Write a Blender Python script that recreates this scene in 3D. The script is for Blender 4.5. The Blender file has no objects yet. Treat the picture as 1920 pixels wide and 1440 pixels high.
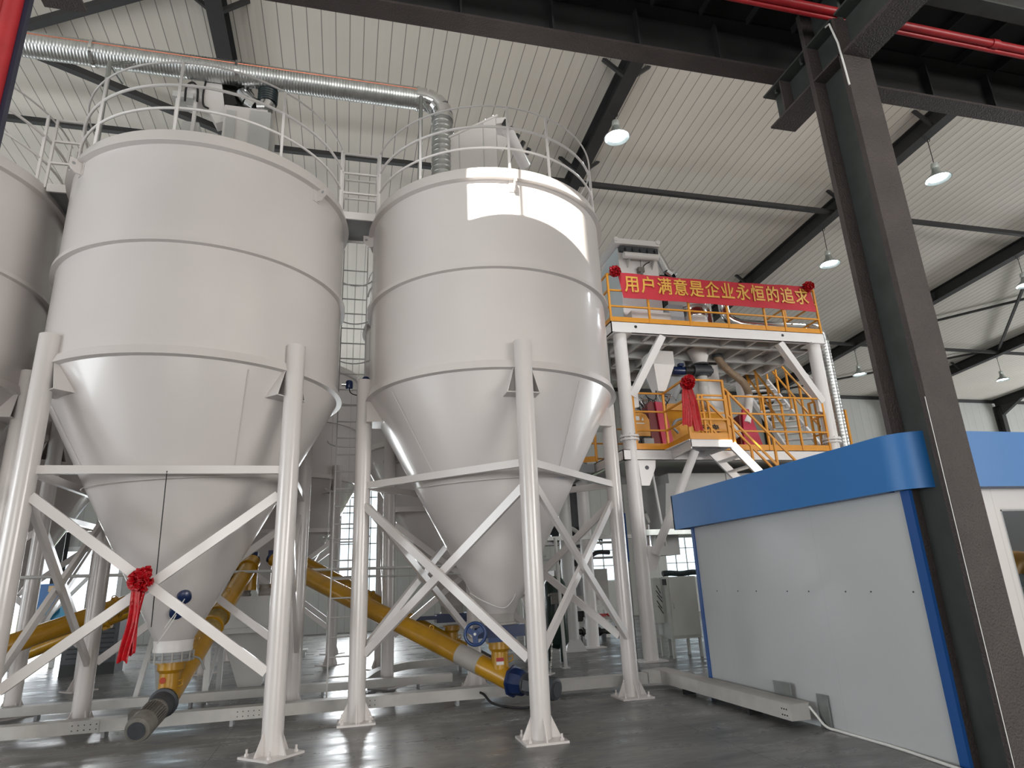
import bpy, math, random
from mathutils import Vector, Matrix
S = bpy.context.scene
COL = S.collection
PI = math.pi
V3 = Vector

# ------------------------------------------------------------------ camera
cd = bpy.data.cameras.new('camera')
cd.sensor_width = 36.0
cd.lens = 22.5
cd.clip_start = 0.05
cd.clip_end = 400
cam = bpy.data.objects.new('camera', cd)
COL.objects.link(cam)
_rt = V3((0.96974966, -0.24050604, -0.04174266))
_up = V3((-0.0323507, -0.29612427, 0.95460141))
_fw = V3((0.24194842, 0.92437398, 0.29494695))
cam.matrix_world = Matrix(((_rt.x, _up.x, -_fw.x, 0), (_rt.y, _up.y, -_fw.y, 0), (_rt.z, _up.z, -_fw.z, 1.6), (0, 0, 0, 1)))
S.camera = cam

# ------------------------------------------------------------------ light
S.view_settings.view_transform = 'Standard'
S.view_settings.look = 'None'
S.view_settings.gamma = 1.0
S.view_settings.use_curve_mapping = False
S.view_settings.exposure = 0.0
S.cycles.max_bounces = 7
S.cycles.diffuse_bounces = 4
S.cycles.glossy_bounces = 4
S.cycles.transmission_bounces = 4
S.cycles.caustics_reflective = False
S.cycles.caustics_refractive = False
S.cycles.sample_clamp_indirect = 6.0
w = bpy.data.worlds.new('sky')
S.world = w
w.use_nodes = True
w.node_tree.nodes['Background'].inputs[0].default_value = (0.80, 0.90, 1.0, 1)
w.node_tree.nodes['Background'].inputs[1].default_value = 2.2

def sun(name, direction, strength, angle, color):
    l = bpy.data.lights.new(name, 'SUN')
    l.energy = strength
    l.angle = math.radians(angle)
    l.color = color
    o = bpy.data.objects.new(name, l)
    COL.objects.link(o)
    o.rotation_euler = V3(direction).to_track_quat('-Z', 'Y').to_euler()
    return o

def area_light(name, loc, direction, sx, sy, power, color):
    l = bpy.data.lights.new(name, 'AREA')
    l.shape = 'RECTANGLE'
    l.size = sx
    l.size_y = sy
    l.energy = power
    l.color = color
    o = bpy.data.objects.new(name, l)
    COL.objects.link(o)
    o.location = loc
    o.rotation_euler = V3(direction).to_track_quat('-Z', 'Y').to_euler()
    return o

SUN = V3((0.42, 1.0, -0.84))
sun('sun', SUN, 22.0, 0.6, (1.0, 0.95, 0.84))
# daylight area lights; those behind the camera and at right are added fill
area_light('fill_behind', (-4.0, -15.6, 3.4), (0.0, 1, 0.2), 12, 6.0, 2050, (1.0, 0.97, 0.94))
area_light('daylight_side', (-17.0, 4.0, 3.6), (1, 0.1, 0.25), 14, 5.5, 2100, (0.92, 0.97, 1.0))
area_light('fill_behind_right', (17.0, -15.6, 5.5), (-0.12, 1, 0.22), 16, 7.0, 5200, (1.0, 0.97, 0.93))
area_light('fill_right', (42.2, 14.0, 4.0), (-1, 0, 0.25), 16, 5.0, 3600, (0.95, 0.98, 1.0))
area_light('daylight_far', (0.7, 27.0, 3.6), (0, -1, 0.1), 2.2, 4.3, 500, (0.95, 0.98, 1.0))
area_light('daylight_gate', (-10.0, 26.9, 2.3), (0, -1, 0.1), 4.0, 3.4, 600, (0.95, 0.98, 1.0))

# ------------------------------------------------------------------ materials
def mat(name, color, rough=0.5, metal=0.0, var=0.0, scale=4.0, bump=0.0, bscale=60.0, coat=0.0, emit=None, spec=0.5, alt=None):
    m = bpy.data.materials.new(name)
    m.use_nodes = True
    nt = m.node_tree
    b = nt.nodes['Principled BSDF']
    b.inputs['Base Color'].default_value = (*color, 1)
    b.inputs['Roughness'].default_value = rough
    b.inputs['Metallic'].default_value = metal
    b.inputs['Specular IOR Level'].default_value = spec
    b.inputs['Coat Weight'].default_value = coat
    b.inputs['Coat Roughness'].default_value = 0.12
    if emit:
        b.inputs['Emission Color'].default_value = (*emit[0], 1)
        b.inputs['Emission Strength'].default_value = emit[1]
    if var or bump:
        g = nt.nodes.new('ShaderNodeNewGeometry')
    if var:
        n = nt.nodes.new('ShaderNodeTexNoise')
        n.inputs['Scale'].default_value = scale
        n.inputs['Detail'].default_value = 5
        nt.links.new(g.outputs['Position'], n.inputs['Vector'])
        r = nt.nodes.new('ShaderNodeValToRGB')
        r.color_ramp.elements[0].position = 0.3
        r.color_ramp.elements[1].position = 0.7
        c2 = alt or tuple(max(0, c * (1 - var)) for c in color)
        r.color_ramp.elements[0].color = (*c2, 1)
        r.color_ramp.elements[1].color = (*color, 1)
        nt.links.new(n.outputs['Fac'], r.inputs['Fac'])
        nt.links.new(r.outputs['Color'], b.inputs['Base Color'])
    if bump:
        n2 = nt.nodes.new('ShaderNodeTexNoise')
        n2.inputs['Scale'].default_value = bscale
        n2.inputs['Detail'].default_value = 3
        nt.links.new(g.outputs['Position'], n2.inputs['Vector'])
        bp = nt.nodes.new('ShaderNodeBump')
        bp.inputs['Strength'].default_value = bump
        bp.inputs['Distance'].default_value = 0.02
        nt.links.new(n2.outputs['Fac'], bp.inputs['Height'])
        nt.links.new(bp.outputs['Normal'], b.inputs['Normal'])
    return m

def seam_mat(name, color, axis, pitch, line, rough=0.55, dark=0.35, bump=0.25, var=0.06):
    """sheet panels: thin joint lines every <pitch> metres across one world axis"""
    m = mat(name, color, rough)
    nt = m.node_tree
    b = nt.nodes['Principled BSDF']
    g = nt.nodes.new('ShaderNodeNewGeometry')
    sp = nt.nodes.new('ShaderNodeSeparateXYZ')
    nt.links.new(g.outputs['Position'], sp.inputs[0])
    def M(op, a, bb=None):
        n = nt.nodes.new('ShaderNodeMath')
        n.operation = op
        if isinstance(a, (int, float)): n.inputs[0].default_value = a
        else: nt.links.new(a, n.inputs[0])
        if bb is not None:
            if isinstance(bb, (int, float)): n.inputs[1].default_value = bb
            else: nt.links.new(bb, n.inputs[1])
        return n.outputs[0]
    u = M('DIVIDE', M('ADD', sp.outputs[axis], 100.0), pitch)
    fr = M('FRACT', u)
    d = M('ABSOLUTE', M('SUBTRACT', fr, 0.5))
    isline = M('GREATER_THAN', d, 0.5 - line / pitch / 2)
    nz = nt.nodes.new('ShaderNodeTexNoise')
    nz.inputs['Scale'].default_value = 0.7
    nz.inputs['Detail'].default_value = 6
    nt.links.new(g.outputs['Position'], nz.inputs['Vector'])
    rr = nt.nodes.new('ShaderNodeValToRGB')
    rr.color_ramp.elements[0].position = 0.35
    rr.color_ramp.elements[1].position = 0.65
    rr.color_ramp.elements[0].color = (*[c * (1 - var) for c in color], 1)
    rr.color_ramp.elements[1].color = (*color, 1)
    nt.links.new(nz.outputs['Fac'], rr.inputs['Fac'])
    mx = nt.nodes.new('ShaderNodeMix')
    mx.data_type = 'RGBA'
    nt.links.new(isline, mx.inputs[0])
    nt.links.new(rr.outputs['Color'], mx.inputs[6])
    mx.inputs[7].default_value = (*[c * dark for c in color], 1)
    nt.links.new(mx.outputs[2], b.inputs['Base Color'])
    bp = nt.nodes.new('ShaderNodeBump')
    bp.inputs['Strength'].default_value = bump
    bp.inputs['Distance'].default_value = 0.02
    nt.links.new(M('MULTIPLY', d, 2.0), bp.inputs['Height'])
    nt.links.new(bp.outputs['Normal'], b.inputs['Normal'])
    return m

def floor_mat():
    m = mat('polished_concrete', (0.15, 0.15, 0.148), 0.3)
    nt = m.node_tree
    b = nt.nodes['Principled BSDF']
    g = nt.nodes.new('ShaderNodeNewGeometry')
    def noise(scale, detail, stretch=(1, 1, 1)):
        mp = nt.nodes.new('ShaderNodeMapping')
        mp.inputs['Scale'].default_value = stretch
        nt.links.new(g.outputs['Position'], mp.inputs['Vector'])
        n = nt.nodes.new('ShaderNodeTexNoise')
        n.inputs['Scale'].default_value = scale
        n.inputs['Detail'].default_value = detail
        n.inputs['Roughness'].default_value = 0.6
        nt.links.new(mp.outputs[0], n.inputs['Vector'])
        return n.outputs['Fac']
    def ramp(f, stops):
        r = nt.nodes.new('ShaderNodeValToRGB')
        e = r.color_ramp.elements
        e[0].position, e[0].color = stops[0][0], (*stops[0][1], 1)
        e[1].position, e[1].color = stops[-1][0], (*stops[-1][1], 1)
        for p, c in stops[1:-1]:
            x = e.new(p); x.color = (*c, 1)
        nt.links.new(f, r.inputs['Fac'])
        return r.outputs['Color']
    big = ramp(noise(0.7, 8, (0.6, 1.6, 1)), [(0.32, (0.115, 0.118, 0.122)), (0.5, (0.185, 0.185, 0.182)), (0.68, (0.27, 0.262, 0.245))])
    fine = ramp(noise(9.0, 9, (0.5, 2.0, 1)), [(0.35, (0.62, 0.62, 0.63)), (0.6, (1.0, 1.0, 1.0)), (0.78, (1.35, 1.34, 1.3))])
    mx = nt.nodes.new('ShaderNodeMix')
    mx.data_type = 'RGBA'
    mx.blend_type = 'MULTIPLY'
    mx.inputs[0].default_value = 0.8
    nt.links.new(big, mx.inputs[6])
    nt.links.new(fine, mx.inputs[7])
    # expansion joints every 4 m
    sp = nt.nodes.new('ShaderNodeSeparateXYZ')
    nt.links.new(g.outputs['Position'], sp.inputs[0])
    outs = []
    for ax, off in ((0, 101.3), (1, 100.6)):
        a = nt.nodes.new('ShaderNodeMath'); a.operation = 'ADD'; a.inputs[1].default_value = off
        nt.links.new(sp.outputs[ax], a.inputs[0])
        d = nt.nodes.new('ShaderNodeMath'); d.operation = 'DIVIDE'; d.inputs[1].default_value = 5.0
        nt.links.new(a.outputs[0], d.inputs[0])
        f = nt.nodes.new('ShaderNodeMath'); f.operation = 'FRACT'
        nt.links.new(d.outputs[0], f.inputs[0])
        l = nt.nodes.new('ShaderNodeMath'); l.operation = 'LESS_THAN'; l.inputs[1].default_value = 0.0018
        nt.links.new(f.outputs[0], l.inputs[0])
        outs.append(l.outputs[0])
    mxm = nt.nodes.new('ShaderNodeMath'); mxm.operation = 'MAXIMUM'
    nt.links.new(outs[0], mxm.inputs[0]); nt.links.new(outs[1], mxm.inputs[1])
    m2 = nt.nodes.new('ShaderNodeMix')
    m2.data_type = 'RGBA'
    nt.links.new(mxm.outputs[0], m2.inputs[0])
    nt.links.new(mx.outputs[2], m2.inputs[6])
    m2.inputs[7].default_value = (0.03, 0.03, 0.03, 1)
    nt.links.new(m2.outputs[2], b.inputs['Base Color'])
    rg = ramp(noise(2.2, 6, (0.6, 1.8, 1)), [(0.35, (0.22, 0.22, 0.22)), (0.7, (0.5, 0.5, 0.5))])
    nt.links.new(rg, b.inputs['Roughness'])
    bp = nt.nodes.new('ShaderNodeBump')
    bp.inputs['Strength'].default_value = 0.12
    bp.inputs['Distance'].default_value = 0.01
    nt.links.new(noise(6, 4, (1, 1, 1)), bp.inputs['Height'])
    nt.links.new(bp.outputs['Normal'], b.inputs['Normal'])
    return m

def duct_mat():
    m = mat('galvanised_spiral', (0.62, 0.64, 0.64), 0.36, 1.0, var=0.25, scale=9)
    return m

SILO = mat('silo_enamel', (0.64, 0.605, 0.59), 0.30, 0, var=0.05, scale=0.9, coat=0.4)
WHITE = mat('white_enamel', (0.78, 0.755, 0.745), 0.35, 0, var=0.04, scale=3)
PALE = mat('pale_grey_paint', (0.60, 0.60, 0.59), 0.4, 0, var=0.06, scale=3)
NAVY = mat('navy_shade_strip', (0.008, 0.008, 0.030), 0.5)
GREYP = mat('grey_paint', (0.30, 0.31, 0.32), 0.45, 0, var=0.1, scale=5)
ROOF = seam_mat('roof_panel', (0.72, 0.68, 0.61), 0, 0.25, 0.016, rough=0.6)
WALLM = seam_mat('wall_panel', (0.43, 0.44, 0.42), 0, 0.5, 0.014, rough=0.6, dark=0.6)
WALLY = seam_mat('wall_panel_side', (0.60, 0.60, 0.58), 1, 0.5, 0.014, rough=0.6, dark=0.6)
STEEL = mat('fireproofed_steel', (0.062, 0.050, 0.048), 0.62, 0, var=0.25, scale=3, bump=0.7, bscale=55)
STEELS = mat('dark_steel', (0.026, 0.026, 0.027), 0.6, 0, var=0.2, scale=3, bump=0.2, bscale=40)
STEELW = mat('grey_green_primer', (0.052, 0.060, 0.056), 0.55, 0, var=0.3, scale=5)
YELLOW = mat('conveyor_yellow', (0.52, 0.27, 0.012), 0.3, 0, var=0.22, scale=5, coat=0.3)
ORANGE = mat('rail_orange', (0.72, 0.30, 0.022), 0.42, 0, var=0.1, scale=8)
MIXER = mat('mixer_yellow', (0.62, 0.27, 0.02), 0.38, 0, var=0.12, scale=4)
BLUEM = mat('motor_blue', (0.008, 0.025, 0.10), 0.32, 0, var=0.3, scale=10, coat=0.2)
BLUEV = mat('valve_blue', (0.012, 0.05, 0.18), 0.35, 0, var=0.25, scale=12, coat=0.2)
MOTOR = mat('motor_grey', (0.20, 0.19, 0.17), 0.5, 0, var=0.3, scale=14)
MOTORD = mat('motor_dark_grey', (0.055, 0.06, 0.07), 0.5, 0, var=0.3, scale=14)
BLACK = mat('black_rubber', (0.012, 0.012, 0.013), 0.55)
GALV = duct_mat()
CHROME = mat('bright_steel', (0.70, 0.71, 0.72), 0.18, 1.0)
ZINC = mat('zinc_sheet', (0.42, 0.45, 0.44), 0.38, 1.0, var=0.2, scale=6)
TRAY = mat('cable_tray_paint', (0.50, 0.49, 0.47), 0.5, 0.0, var=0.15, scale=5)
REDP = mat('red_pipe_paint', (0.42, 0.022, 0.028), 0.42, 0, var=0.25, scale=7)
CRIMSON = mat('crimson_guard', (0.50, 0.012, 0.055), 0.42, 0, var=0.1, scale=4)
DKRED = mat('dark_red_guard', (0.16, 0.012, 0.014), 0.5, 0, var=0.2, scale=4)
SILK = mat('red_silk', (0.55, 0.006, 0.014), 0.32, 0, var=0.35, scale=22, bump=0.35, bscale=40)
BANNER = mat('banner_cloth', (0.56, 0.030, 0.048), 0.7, 0, var=0.12, scale=3)
GOLD = mat('gold_lettering', (0.82, 0.46, 0.08), 0.45, 0, var=0.2, scale=20)
BLUE = mat('fascia_blue', (0.022, 0.165, 0.46), 0.42, 0, var=0.06, scale=1.5)
BLUED = mat('trim_blue', (0.012, 0.075, 0.27), 0.36)
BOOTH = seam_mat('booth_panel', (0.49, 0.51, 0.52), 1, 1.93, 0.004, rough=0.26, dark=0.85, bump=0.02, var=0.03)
BOOTHX = seam_mat('booth_panel_front', (0.60, 0.585, 0.58), 0, 1.15, 0.006, rough=0.3, dark=0.75, bump=0.02, var=0.03)
CABINET = mat('cabinet_grey', (0.56, 0.58, 0.55), 0.45, 0, var=0.05, scale=3)
GREEN = mat('tank_green', (0.010, 0.030, 0.022), 0.35, 0, var=0.3, scale=6)
HOSE = mat('tan_hose', (0.33, 0.24, 0.16), 0.45, 0, var=0.3, scale=12)
TEAL = mat('hose_teal_black', (0.010, 0.022, 0.024), 0.42)
DUST = mat('dusty_sheet', (0.42, 0.40, 0.375), 0.55, 0, var=0.12, scale=6)
PAPER = mat('label_white', (0.72, 0.72, 0.70), 0.6)
CHAIN = mat('chain_steel', (0.25, 0.24, 0.22), 0.4, 1.0)
GLASS = bpy.data.materials.new('window_glass')
GLASS.use_nodes = True
_b = GLASS.node_tree.nodes['Principled BSDF']
_b.inputs['Base Color'].default_value = (0.85, 0.92, 0.92, 1)
_b.inputs['Roughness'].default_value = 0.02
_b.inputs['Transmission Weight'].default_value = 1.0
_b.inputs['IOR'].default_value = 1.05
LAMPG = mat('lamp_glow', (0.9, 0.95, 1.0), 0.4, emit=((0.80, 0.92, 1.0), 14.0))
LAMPS = mat('lamp_shade_aluminium', (0.62, 0.68, 0.66), 0.3, 0.6)
FRAME = mat('window_frame_white', (0.62, 0.63, 0.63), 0.45)
CYAN = mat('machine_cyan', (0.03, 0.30, 0.52), 0.4)
FLOOR = floor_mat()
GROUND = mat('outdoor_ground', (0.30, 0.36, 0.22), 0.9)

# ------------------------------------------------------------------ mesh builder
def basis(d):
    d = V3(d).normalized()
    a = V3((0, 0, 1)) if abs(d.z) < 0.95 else V3((1, 0, 0))
    u = d.cross(a).normalized()
    v = u.cross(d).normalized()
    return u, v, d

class MB:
    def __init__(s):
        s.v = []; s.f = []
    def add(s, vs, fs):
        o = len(s.v)
        s.v += [V3(p) for p in vs]
        s.f += [tuple(i + o for i in f) for f in fs]
        return s
    def box(s, c, d, R=None):
        c = V3(c); x, y, z = d[0] / 2, d[1] / 2, d[2] / 2
        vs = [V3((a * x, b * y, e * z)) for e in (-1, 1) for b in (-1, 1) for a in (-1, 1)]
        if R is not None: vs = [R @ p for p in vs]
        return s.add([c + p for p in vs], [(0, 2, 3, 1), (4, 5, 7, 6), (0, 1, 5, 4), (2, 6, 7, 3), (0, 4, 6, 2), (1, 3, 7, 5)])
    def mm(s, a, b):
        return s.box([(a[i] + b[i]) / 2 for i in range(3)], [abs(b[i] - a[i]) for i in range(3)])
    def bar(s, p, q, w, h, up=(0, 0, 1)):
        p, q = V3(p), V3(q)
        d = (q - p).normalized()
        up = V3(up)
        if abs(d.dot(up)) > 0.97: up = V3((1, 0, 0))
        u = d.cross(up).normalized(); v = u.cross(d).normalized()
        u *= w / 2; v *= h / 2
        vs = [p - u - v, p + u - v, p + u + v, p - u + v, q - u - v, q + u - v, q + u + v, q - u + v]
        return s.add(vs, [(0, 1, 2, 3), (4, 7, 6, 5), (0, 4, 5, 1), (1, 5, 6, 2), (2, 6, 7, 3), (3, 7, 4, 0)])
    def tube(s, pts, r, n=12, cap=True, closed=False):
        pts = [V3(p) for p in pts]
        m = len(pts)
        rs = r if isinstance(r, (list, tuple)) else [r] * m
        T = []
        for i in range(m):
            if closed: a, b = pts[i - 1], pts[(i + 1) % m]
            else: a, b = pts[max(0, i - 1)], pts[min(m - 1, i + 1)]
            T.append((b - a).normalized())
        u, v, _ = basis(T[0])
        rings = []
        o = len(s.v)
        for i in range(m):
            t = T[i]
            u = (u - t * u.dot(t)).normalized()
            v = t.cross(u)
            for k in range(n):
                a = 2 * PI * k / n
                s.v.append(pts[i] + (u * math.cos(a) + v * math.sin(a)) * rs[i])
        for i in range(m if closed else m - 1):
            j = (i + 1) % m
            for k in range(n):
                l = (k + 1) % n
                s.f.append((o + i * n + k, o + i * n + l, o + j * n + l, o + j * n + k))
        if cap and not closed:
            s.f.append(tuple(o + k for k in range(n))[::-1])
            s.f.append(tuple(o + (m - 1) * n + k for k in range(n)))
        return s
    def cyl(s, p, q, r, n=20, r2=None):
        return s.tube([p, q], [r, r if r2 is None else r2], n)
    def lathe(s, prof, n=32, org=(0, 0, 0), axis=(0, 0, 1), cap=False):
        u, v, d = basis(axis)
        org = V3(org); o = len(s.v); m = len(prof)
        for r, h in prof:
            for k in range(n):
                a = 2 * PI * k / n
                s.v.append(org + d * h + (u * math.cos(a) + v * math.sin(a)) * r)
        for i in range(m - 1):
            for k in range(n):
                l = (k + 1) % n
                s.f.append((o + i * n + k, o + i * n + l, o + (i + 1) * n + l, o + (i + 1) * n + k))
        if cap:
            s.f.append(tuple(o + k for k in range(n))[::-1])
            s.f.append(tuple(o + (m - 1) * n + k for k in range(n)))
        return s
    def prism(s, poly, ext):
        """poly: 3-D outline, ext: extrusion vector"""
        poly = [V3(p) for p in poly]; e = V3(ext); n = len(poly)
        return s.add(poly + [p + e for p in poly], [tuple(range(n))[::-1], tuple(range(n, 2 * n))] + [(i, (i + 1) % n, n + (i + 1) % n, n + i) for i in range(n)])
    def frustum(s, c0, d0, c1, d1):
        """rectangular taper between two horizontal rectangles"""
        vs = []
        for c, d in ((c0, d0), (c1, d1)):
            for a, b in ((-1, -1), (1, -1), (1, 1), (-1, 1)):
                vs.append((c[0] + a * d[0] / 2, c[1] + b * d[1] / 2, c[2]))
        return s.add(vs, [(3, 2, 1, 0), (4, 5, 6, 7), (0, 1, 5, 4), (1, 2, 6, 5), (2, 3, 7, 6), (3, 0, 4, 7)])
    def ibeam(s, p, q, w, h, tf=0.02, tw=0.014):
        """I section, p and q on the centre line, flanges horizontal unless the beam is upright"""
        p, q = V3(p), V3(q)
        d = (q - p).normalized()
        up = V3((0, 0, 1))
        if abs(d.z) > 0.9: up = V3((0, 1, 0))
        u = d.cross(up).normalized(); v = u.cross(d).normalized()
        s.bar(p, q, tw, h - 2 * tf, v)
        for k in (-1, 1):
            s.bar(p + v * k * (h - tf) / 2, q + v * k * (h - tf) / 2, w, tf, v)
        return s
    def build(s, name, m, parent=None, angle=40, loc=None):
        me = bpy.data.meshes.new(name)
        off = V3(loc) if loc is not None else (V3(parent['base']) if parent is not None and 'base' in parent.keys() else V3((0, 0, 0)))
        me.from_pydata([tuple(p - off) for p in s.v], [], s.f)
        me.materials.append(m)
        me.update()
        me.shade_smooth()
        me.set_sharp_from_angle(angle=math.radians(angle))
        o = bpy.data.objects.new(name, me)
        COL.objects.link(o)
        if parent is not None:
            o.parent = parent
            if 'base' in parent.keys(): o['base'] = list(parent['base'])
        elif loc is not None:
            o.location = off
        if parent is not None or loc is not None: o['base'] = list(off)
        return o

def thing(name, label, cat, loc=(0, 0, 0), group=None):
    o = bpy.data.objects.new(name, None)
    o.empty_display_size = 0.2
    COL.objects.link(o)
    o.location = loc
    o['base'] = list(loc)
    o['label'] = label
    o['category'] = cat
    if group: o['group'] = group
    return o

def solo(mb, name, m, label, cat, loc=(0, 0, 0), group=None, angle=40):
    o = mb.build(name, m, None, angle, loc)
    o['label'] = label
    o['category'] = cat
    if group: o['group'] = group
    return o

def struct(mb, name, m, parent=None):
    o = mb.build(name, m, parent)
    if parent is None: o['kind'] = 'structure'
    return o

def arc(c, r, a0, a1, n, z=None):
    return [V3((c[0] + r * math.cos(math.radians(a0 + (a1 - a0) * i / n)), c[1] + r * math.sin(math.radians(a0 + (a1 - a0) * i / n)), c[2] if z is None else z)) for i in range(n + 1)]

def bez(pts, n=24):
    """Catmull-Rom through points"""
    P = [V3(p) for p in pts]
    P = [P[0] * 2 - P[1]] + P + [P[-1] * 2 - P[-2]]
    out = []
    seg = len(P) - 3
    per = max(2, n // seg)
    for i in range(seg):
        a, b, c, d = P[i:i + 4]
        for k in range(per):
            t = k / per
            out.append(0.5 * ((2 * b) + (c - a) * t + (2 * a - 5 * b + 4 * c - d) * t * t + (3 * b - a - 3 * c + d) * t ** 3))
    out.append(P[-2])
    return out

FONT = bpy.data.fonts.get('Bfont') or None
def lettering(name, text, size, org, xdir, updir, depth, m, parent, scale_x=1.0, bold=0.0):
    c = bpy.data.curves.new(name, 'FONT')
    c.body = text
    c.size = size
    c.extrude = depth
    c.offset = bold
    c.align_x = 'CENTER'
    c.align_y = 'CENTER'
    c.resolution_u = 3
    t = bpy.data.objects.new(name + '_curve', c)
    COL.objects.link(t)
    dg = bpy.context.evaluated_depsgraph_get()
    me = bpy.data.meshes.new_from_object(t.evaluated_get(dg))
    bpy.data.objects.remove(t)
    bpy.data.curves.remove(c)
    x = V3(xdir).normalized(); u = V3(updir).normalized(); z = x.cross(u)
    off = V3(parent['base']) if parent is not None else V3((0, 0, 0))
    org = V3(org)
    for v in me.vertices:
        v.co = org + x * v.co.x * scale_x + u * v.co.y + z * v.co.z - off
    me.materials.clear()
    me.materials.append(m)
    o = bpy.data.objects.new(name, me)
    COL.objects.link(o)
    if parent is not None: o.parent = parent
    return o
# ------------------------------------------------------------------ the hall
X0, X1, Y0, Y1 = -17.4, 42.6, -16.0, 27.2
def zr(y): return 11.0 - 0.065 * (y - 8.9)          # underside of the rafters
RD = 0.42                                            # rafter depth, roof panels lie on top

def holed(name, xs, zs, holes, place, thick, m, parent=None):
    """panel built from cells around rectangular openings; place(a, b, t) maps to the world"""
    us = sorted({xs[0], xs[1], *[h[0] for h in holes], *[h[1] for h in holes]})
    vs = sorted({zs[0], zs[1], *[h[2] for h in holes], *[h[3] for h in holes]})
    mb = MB()
    for i in range(len(us) - 1):
        for j in range(len(vs) - 1):
            cu, cv = (us[i] + us[i + 1]) / 2, (vs[j] + vs[j + 1]) / 2
            if any(h[0] < cu < h[1] and h[2] < cv < h[3] for h in holes): continue
            q = [(us[i], vs[j]), (us[i + 1], vs[j]), (us[i + 1], vs[j + 1]), (us[i], vs[j + 1])]
            mb.add([place(a, b, 0) for a, b in q] + [place(a, b, thick) for a, b in q],
                   [(0, 1, 2, 3), (7, 6, 5, 4), (0, 4, 5, 1), (1, 5, 6, 2), (2, 6, 7, 3), (3, 7, 4, 0)])
    return struct(mb, name, m, parent)

struct(MB().mm((X0 - .3, Y0 - .3, -0.3), (X1 + .3, Y1 + .3, 0)), 'floor', FLOOR)
# roof-light openings, set and shaped to throw sunlight on the silo and stair landing
SH = 0.42                                            # the openings are skewed along the sun's bearing
LIGHTS = [(-1.66, -0.94, -0.2, 1.62), (-0.88, -0.02, -0.2, 1.62), (2.52, 3.45, 1.25, 2.25)]
from mathutils.geometry import tessellate_polygon
loops = [[V3((X0 - .3, Y0 - .3, 0)), V3((X1 + .3, Y0 - .3, 0)), V3((X1 + .3, Y1 + .3, 0)), V3((X0 - .3, Y1 + .3, 0))]]
for a, b, c, d in LIGHTS: loops.append([V3((a + SH * c, c, 0)), V3((a + SH * d, d, 0)), V3((b + SH * d, d, 0)), V3((b + SH * c, c, 0))])
flat = [p for l in loops for p in l]
tri = tessellate_polygon(loops)
mb = MB()
n_ = len(flat)
mb.add([V3((p.x, p.y, zr(p.y) + RD)) for p in flat] + [V3((p.x, p.y, zr(p.y) + RD + .12)) for p in flat], [])
for t3 in tri:
    mb.f.append(tuple(t3)); mb.f.append(tuple(i + n_ for i in reversed(t3)))
k0 = 0
for l in loops:
    for i in range(len(l)):
        a, b = k0 + i, k0 + (i + 1) % len(l)
        mb.f.append((a, b, b + n_, a + n_))
    k0 += len(l)
struct(mb, 'ceiling', ROOF)
WIN = [(-0.35, 1.75, 1.45, 5.8), (10.4, 12.0, 1.45, 3.4), (13.9, 15.5, 1.45, 3.4), (-6.6, -5.2, 1.45, 5.0), (-12.2, -8.0, 0.0, 3.4), (4.6, 6.2, 1.45, 3.4)]
holed('wall_far', (X0 - .3, X1 + .3), (0, 10.3), WIN, lambda a, b, t: (a, Y1 + t, b), 0.25, WALLM)
holed('wall_left', (Y0, Y1), (0, 13.1), [], lambda a, b, t: (X0 - t, a, b), 0.25, WALLY)
holed('wall_right', (Y0, Y1), (0, 13.1), [], lambda a, b, t: (X1 + t, a, b), 0.25, WALLY)
holed('wall_near', (X0 - .3, X1 + .3), (0, 13.1), [], lambda a, b, t: (a, Y0 - t, b), 0.25, WALLM)
for n, (a, b, c, d) in enumerate([x for k, x in enumerate(WIN) if k != 4], 1):
    f = MB()
    y = Y1 + 0.08
    for p, q in (((a, c), (b, c)), ((a, d), (b, d)), ((a, c), (a, d)), ((b, c), (b, d))):
        f.bar((p[0], y, p[1]), (q[0], y, q[1]), 0.09, 0.09)
    gw = 0.42 if b - a > 1.8 else 0.62
    nx = max(2, round((b - a) / gw)); nz = max(2, round((d - c) / 0.62))
    for i in range(1, nx): f.bar((a + (b - a) * i / nx, y, c), (a + (b - a) * i / nx, y, d), 0.045, 0.045)
    for i in range(1, nz): f.bar((a, y, c + (d - c) * i / nz), (b, y, c + (d - c) * i / nz), 0.045, 0.045)
    wo = struct(f, 'window_%d' % n, FRAME)
    MB().box(((a + b) / 2, y, (c + d) / 2), (b - a, 0.012, d - c)).build('window_pane', GLASS, wo)
f = MB()
for p, q in (((-12.2, 0), (-12.2, 3.4)), ((-8.0, 0), (-8.0, 3.4)), ((-12.2, 3.4), (-8.0, 3.4))):
    f.bar((p[0], Y1 + .05, p[1]), (q[0], Y1 + .05, q[1]), 0.16, 0.16)
struct(f, 'door_1', FRAME)
struct(MB().mm((-60, Y1 + .3, -0.32), (80, 110, -0.05)), 'ground', GROUND)
for k, (a, b, c, d) in enumerate(LIGHTS, 1):
    f = MB()
    for p, q in (((a, c), (b, c)), ((a, d), (b, d)), ((a, c), (a, d)), ((b, c), (b, d))):
        f.bar((p[0] + SH * p[1], p[1], zr(p[1]) + RD), (q[0] + SH * q[1], q[1], zr(q[1]) + RD), 0.03, 0.03)
    struct(f, 'trim_%d' % k, FRAME)
# base flashing under the far eave
struct(MB().bar((X0, Y1 - .06, zr(Y1) + RD - .08), (X1, Y1 - .06, zr(Y1) + RD - .08), 0.10, 0.16), 'trim_9', STEELS)

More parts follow.
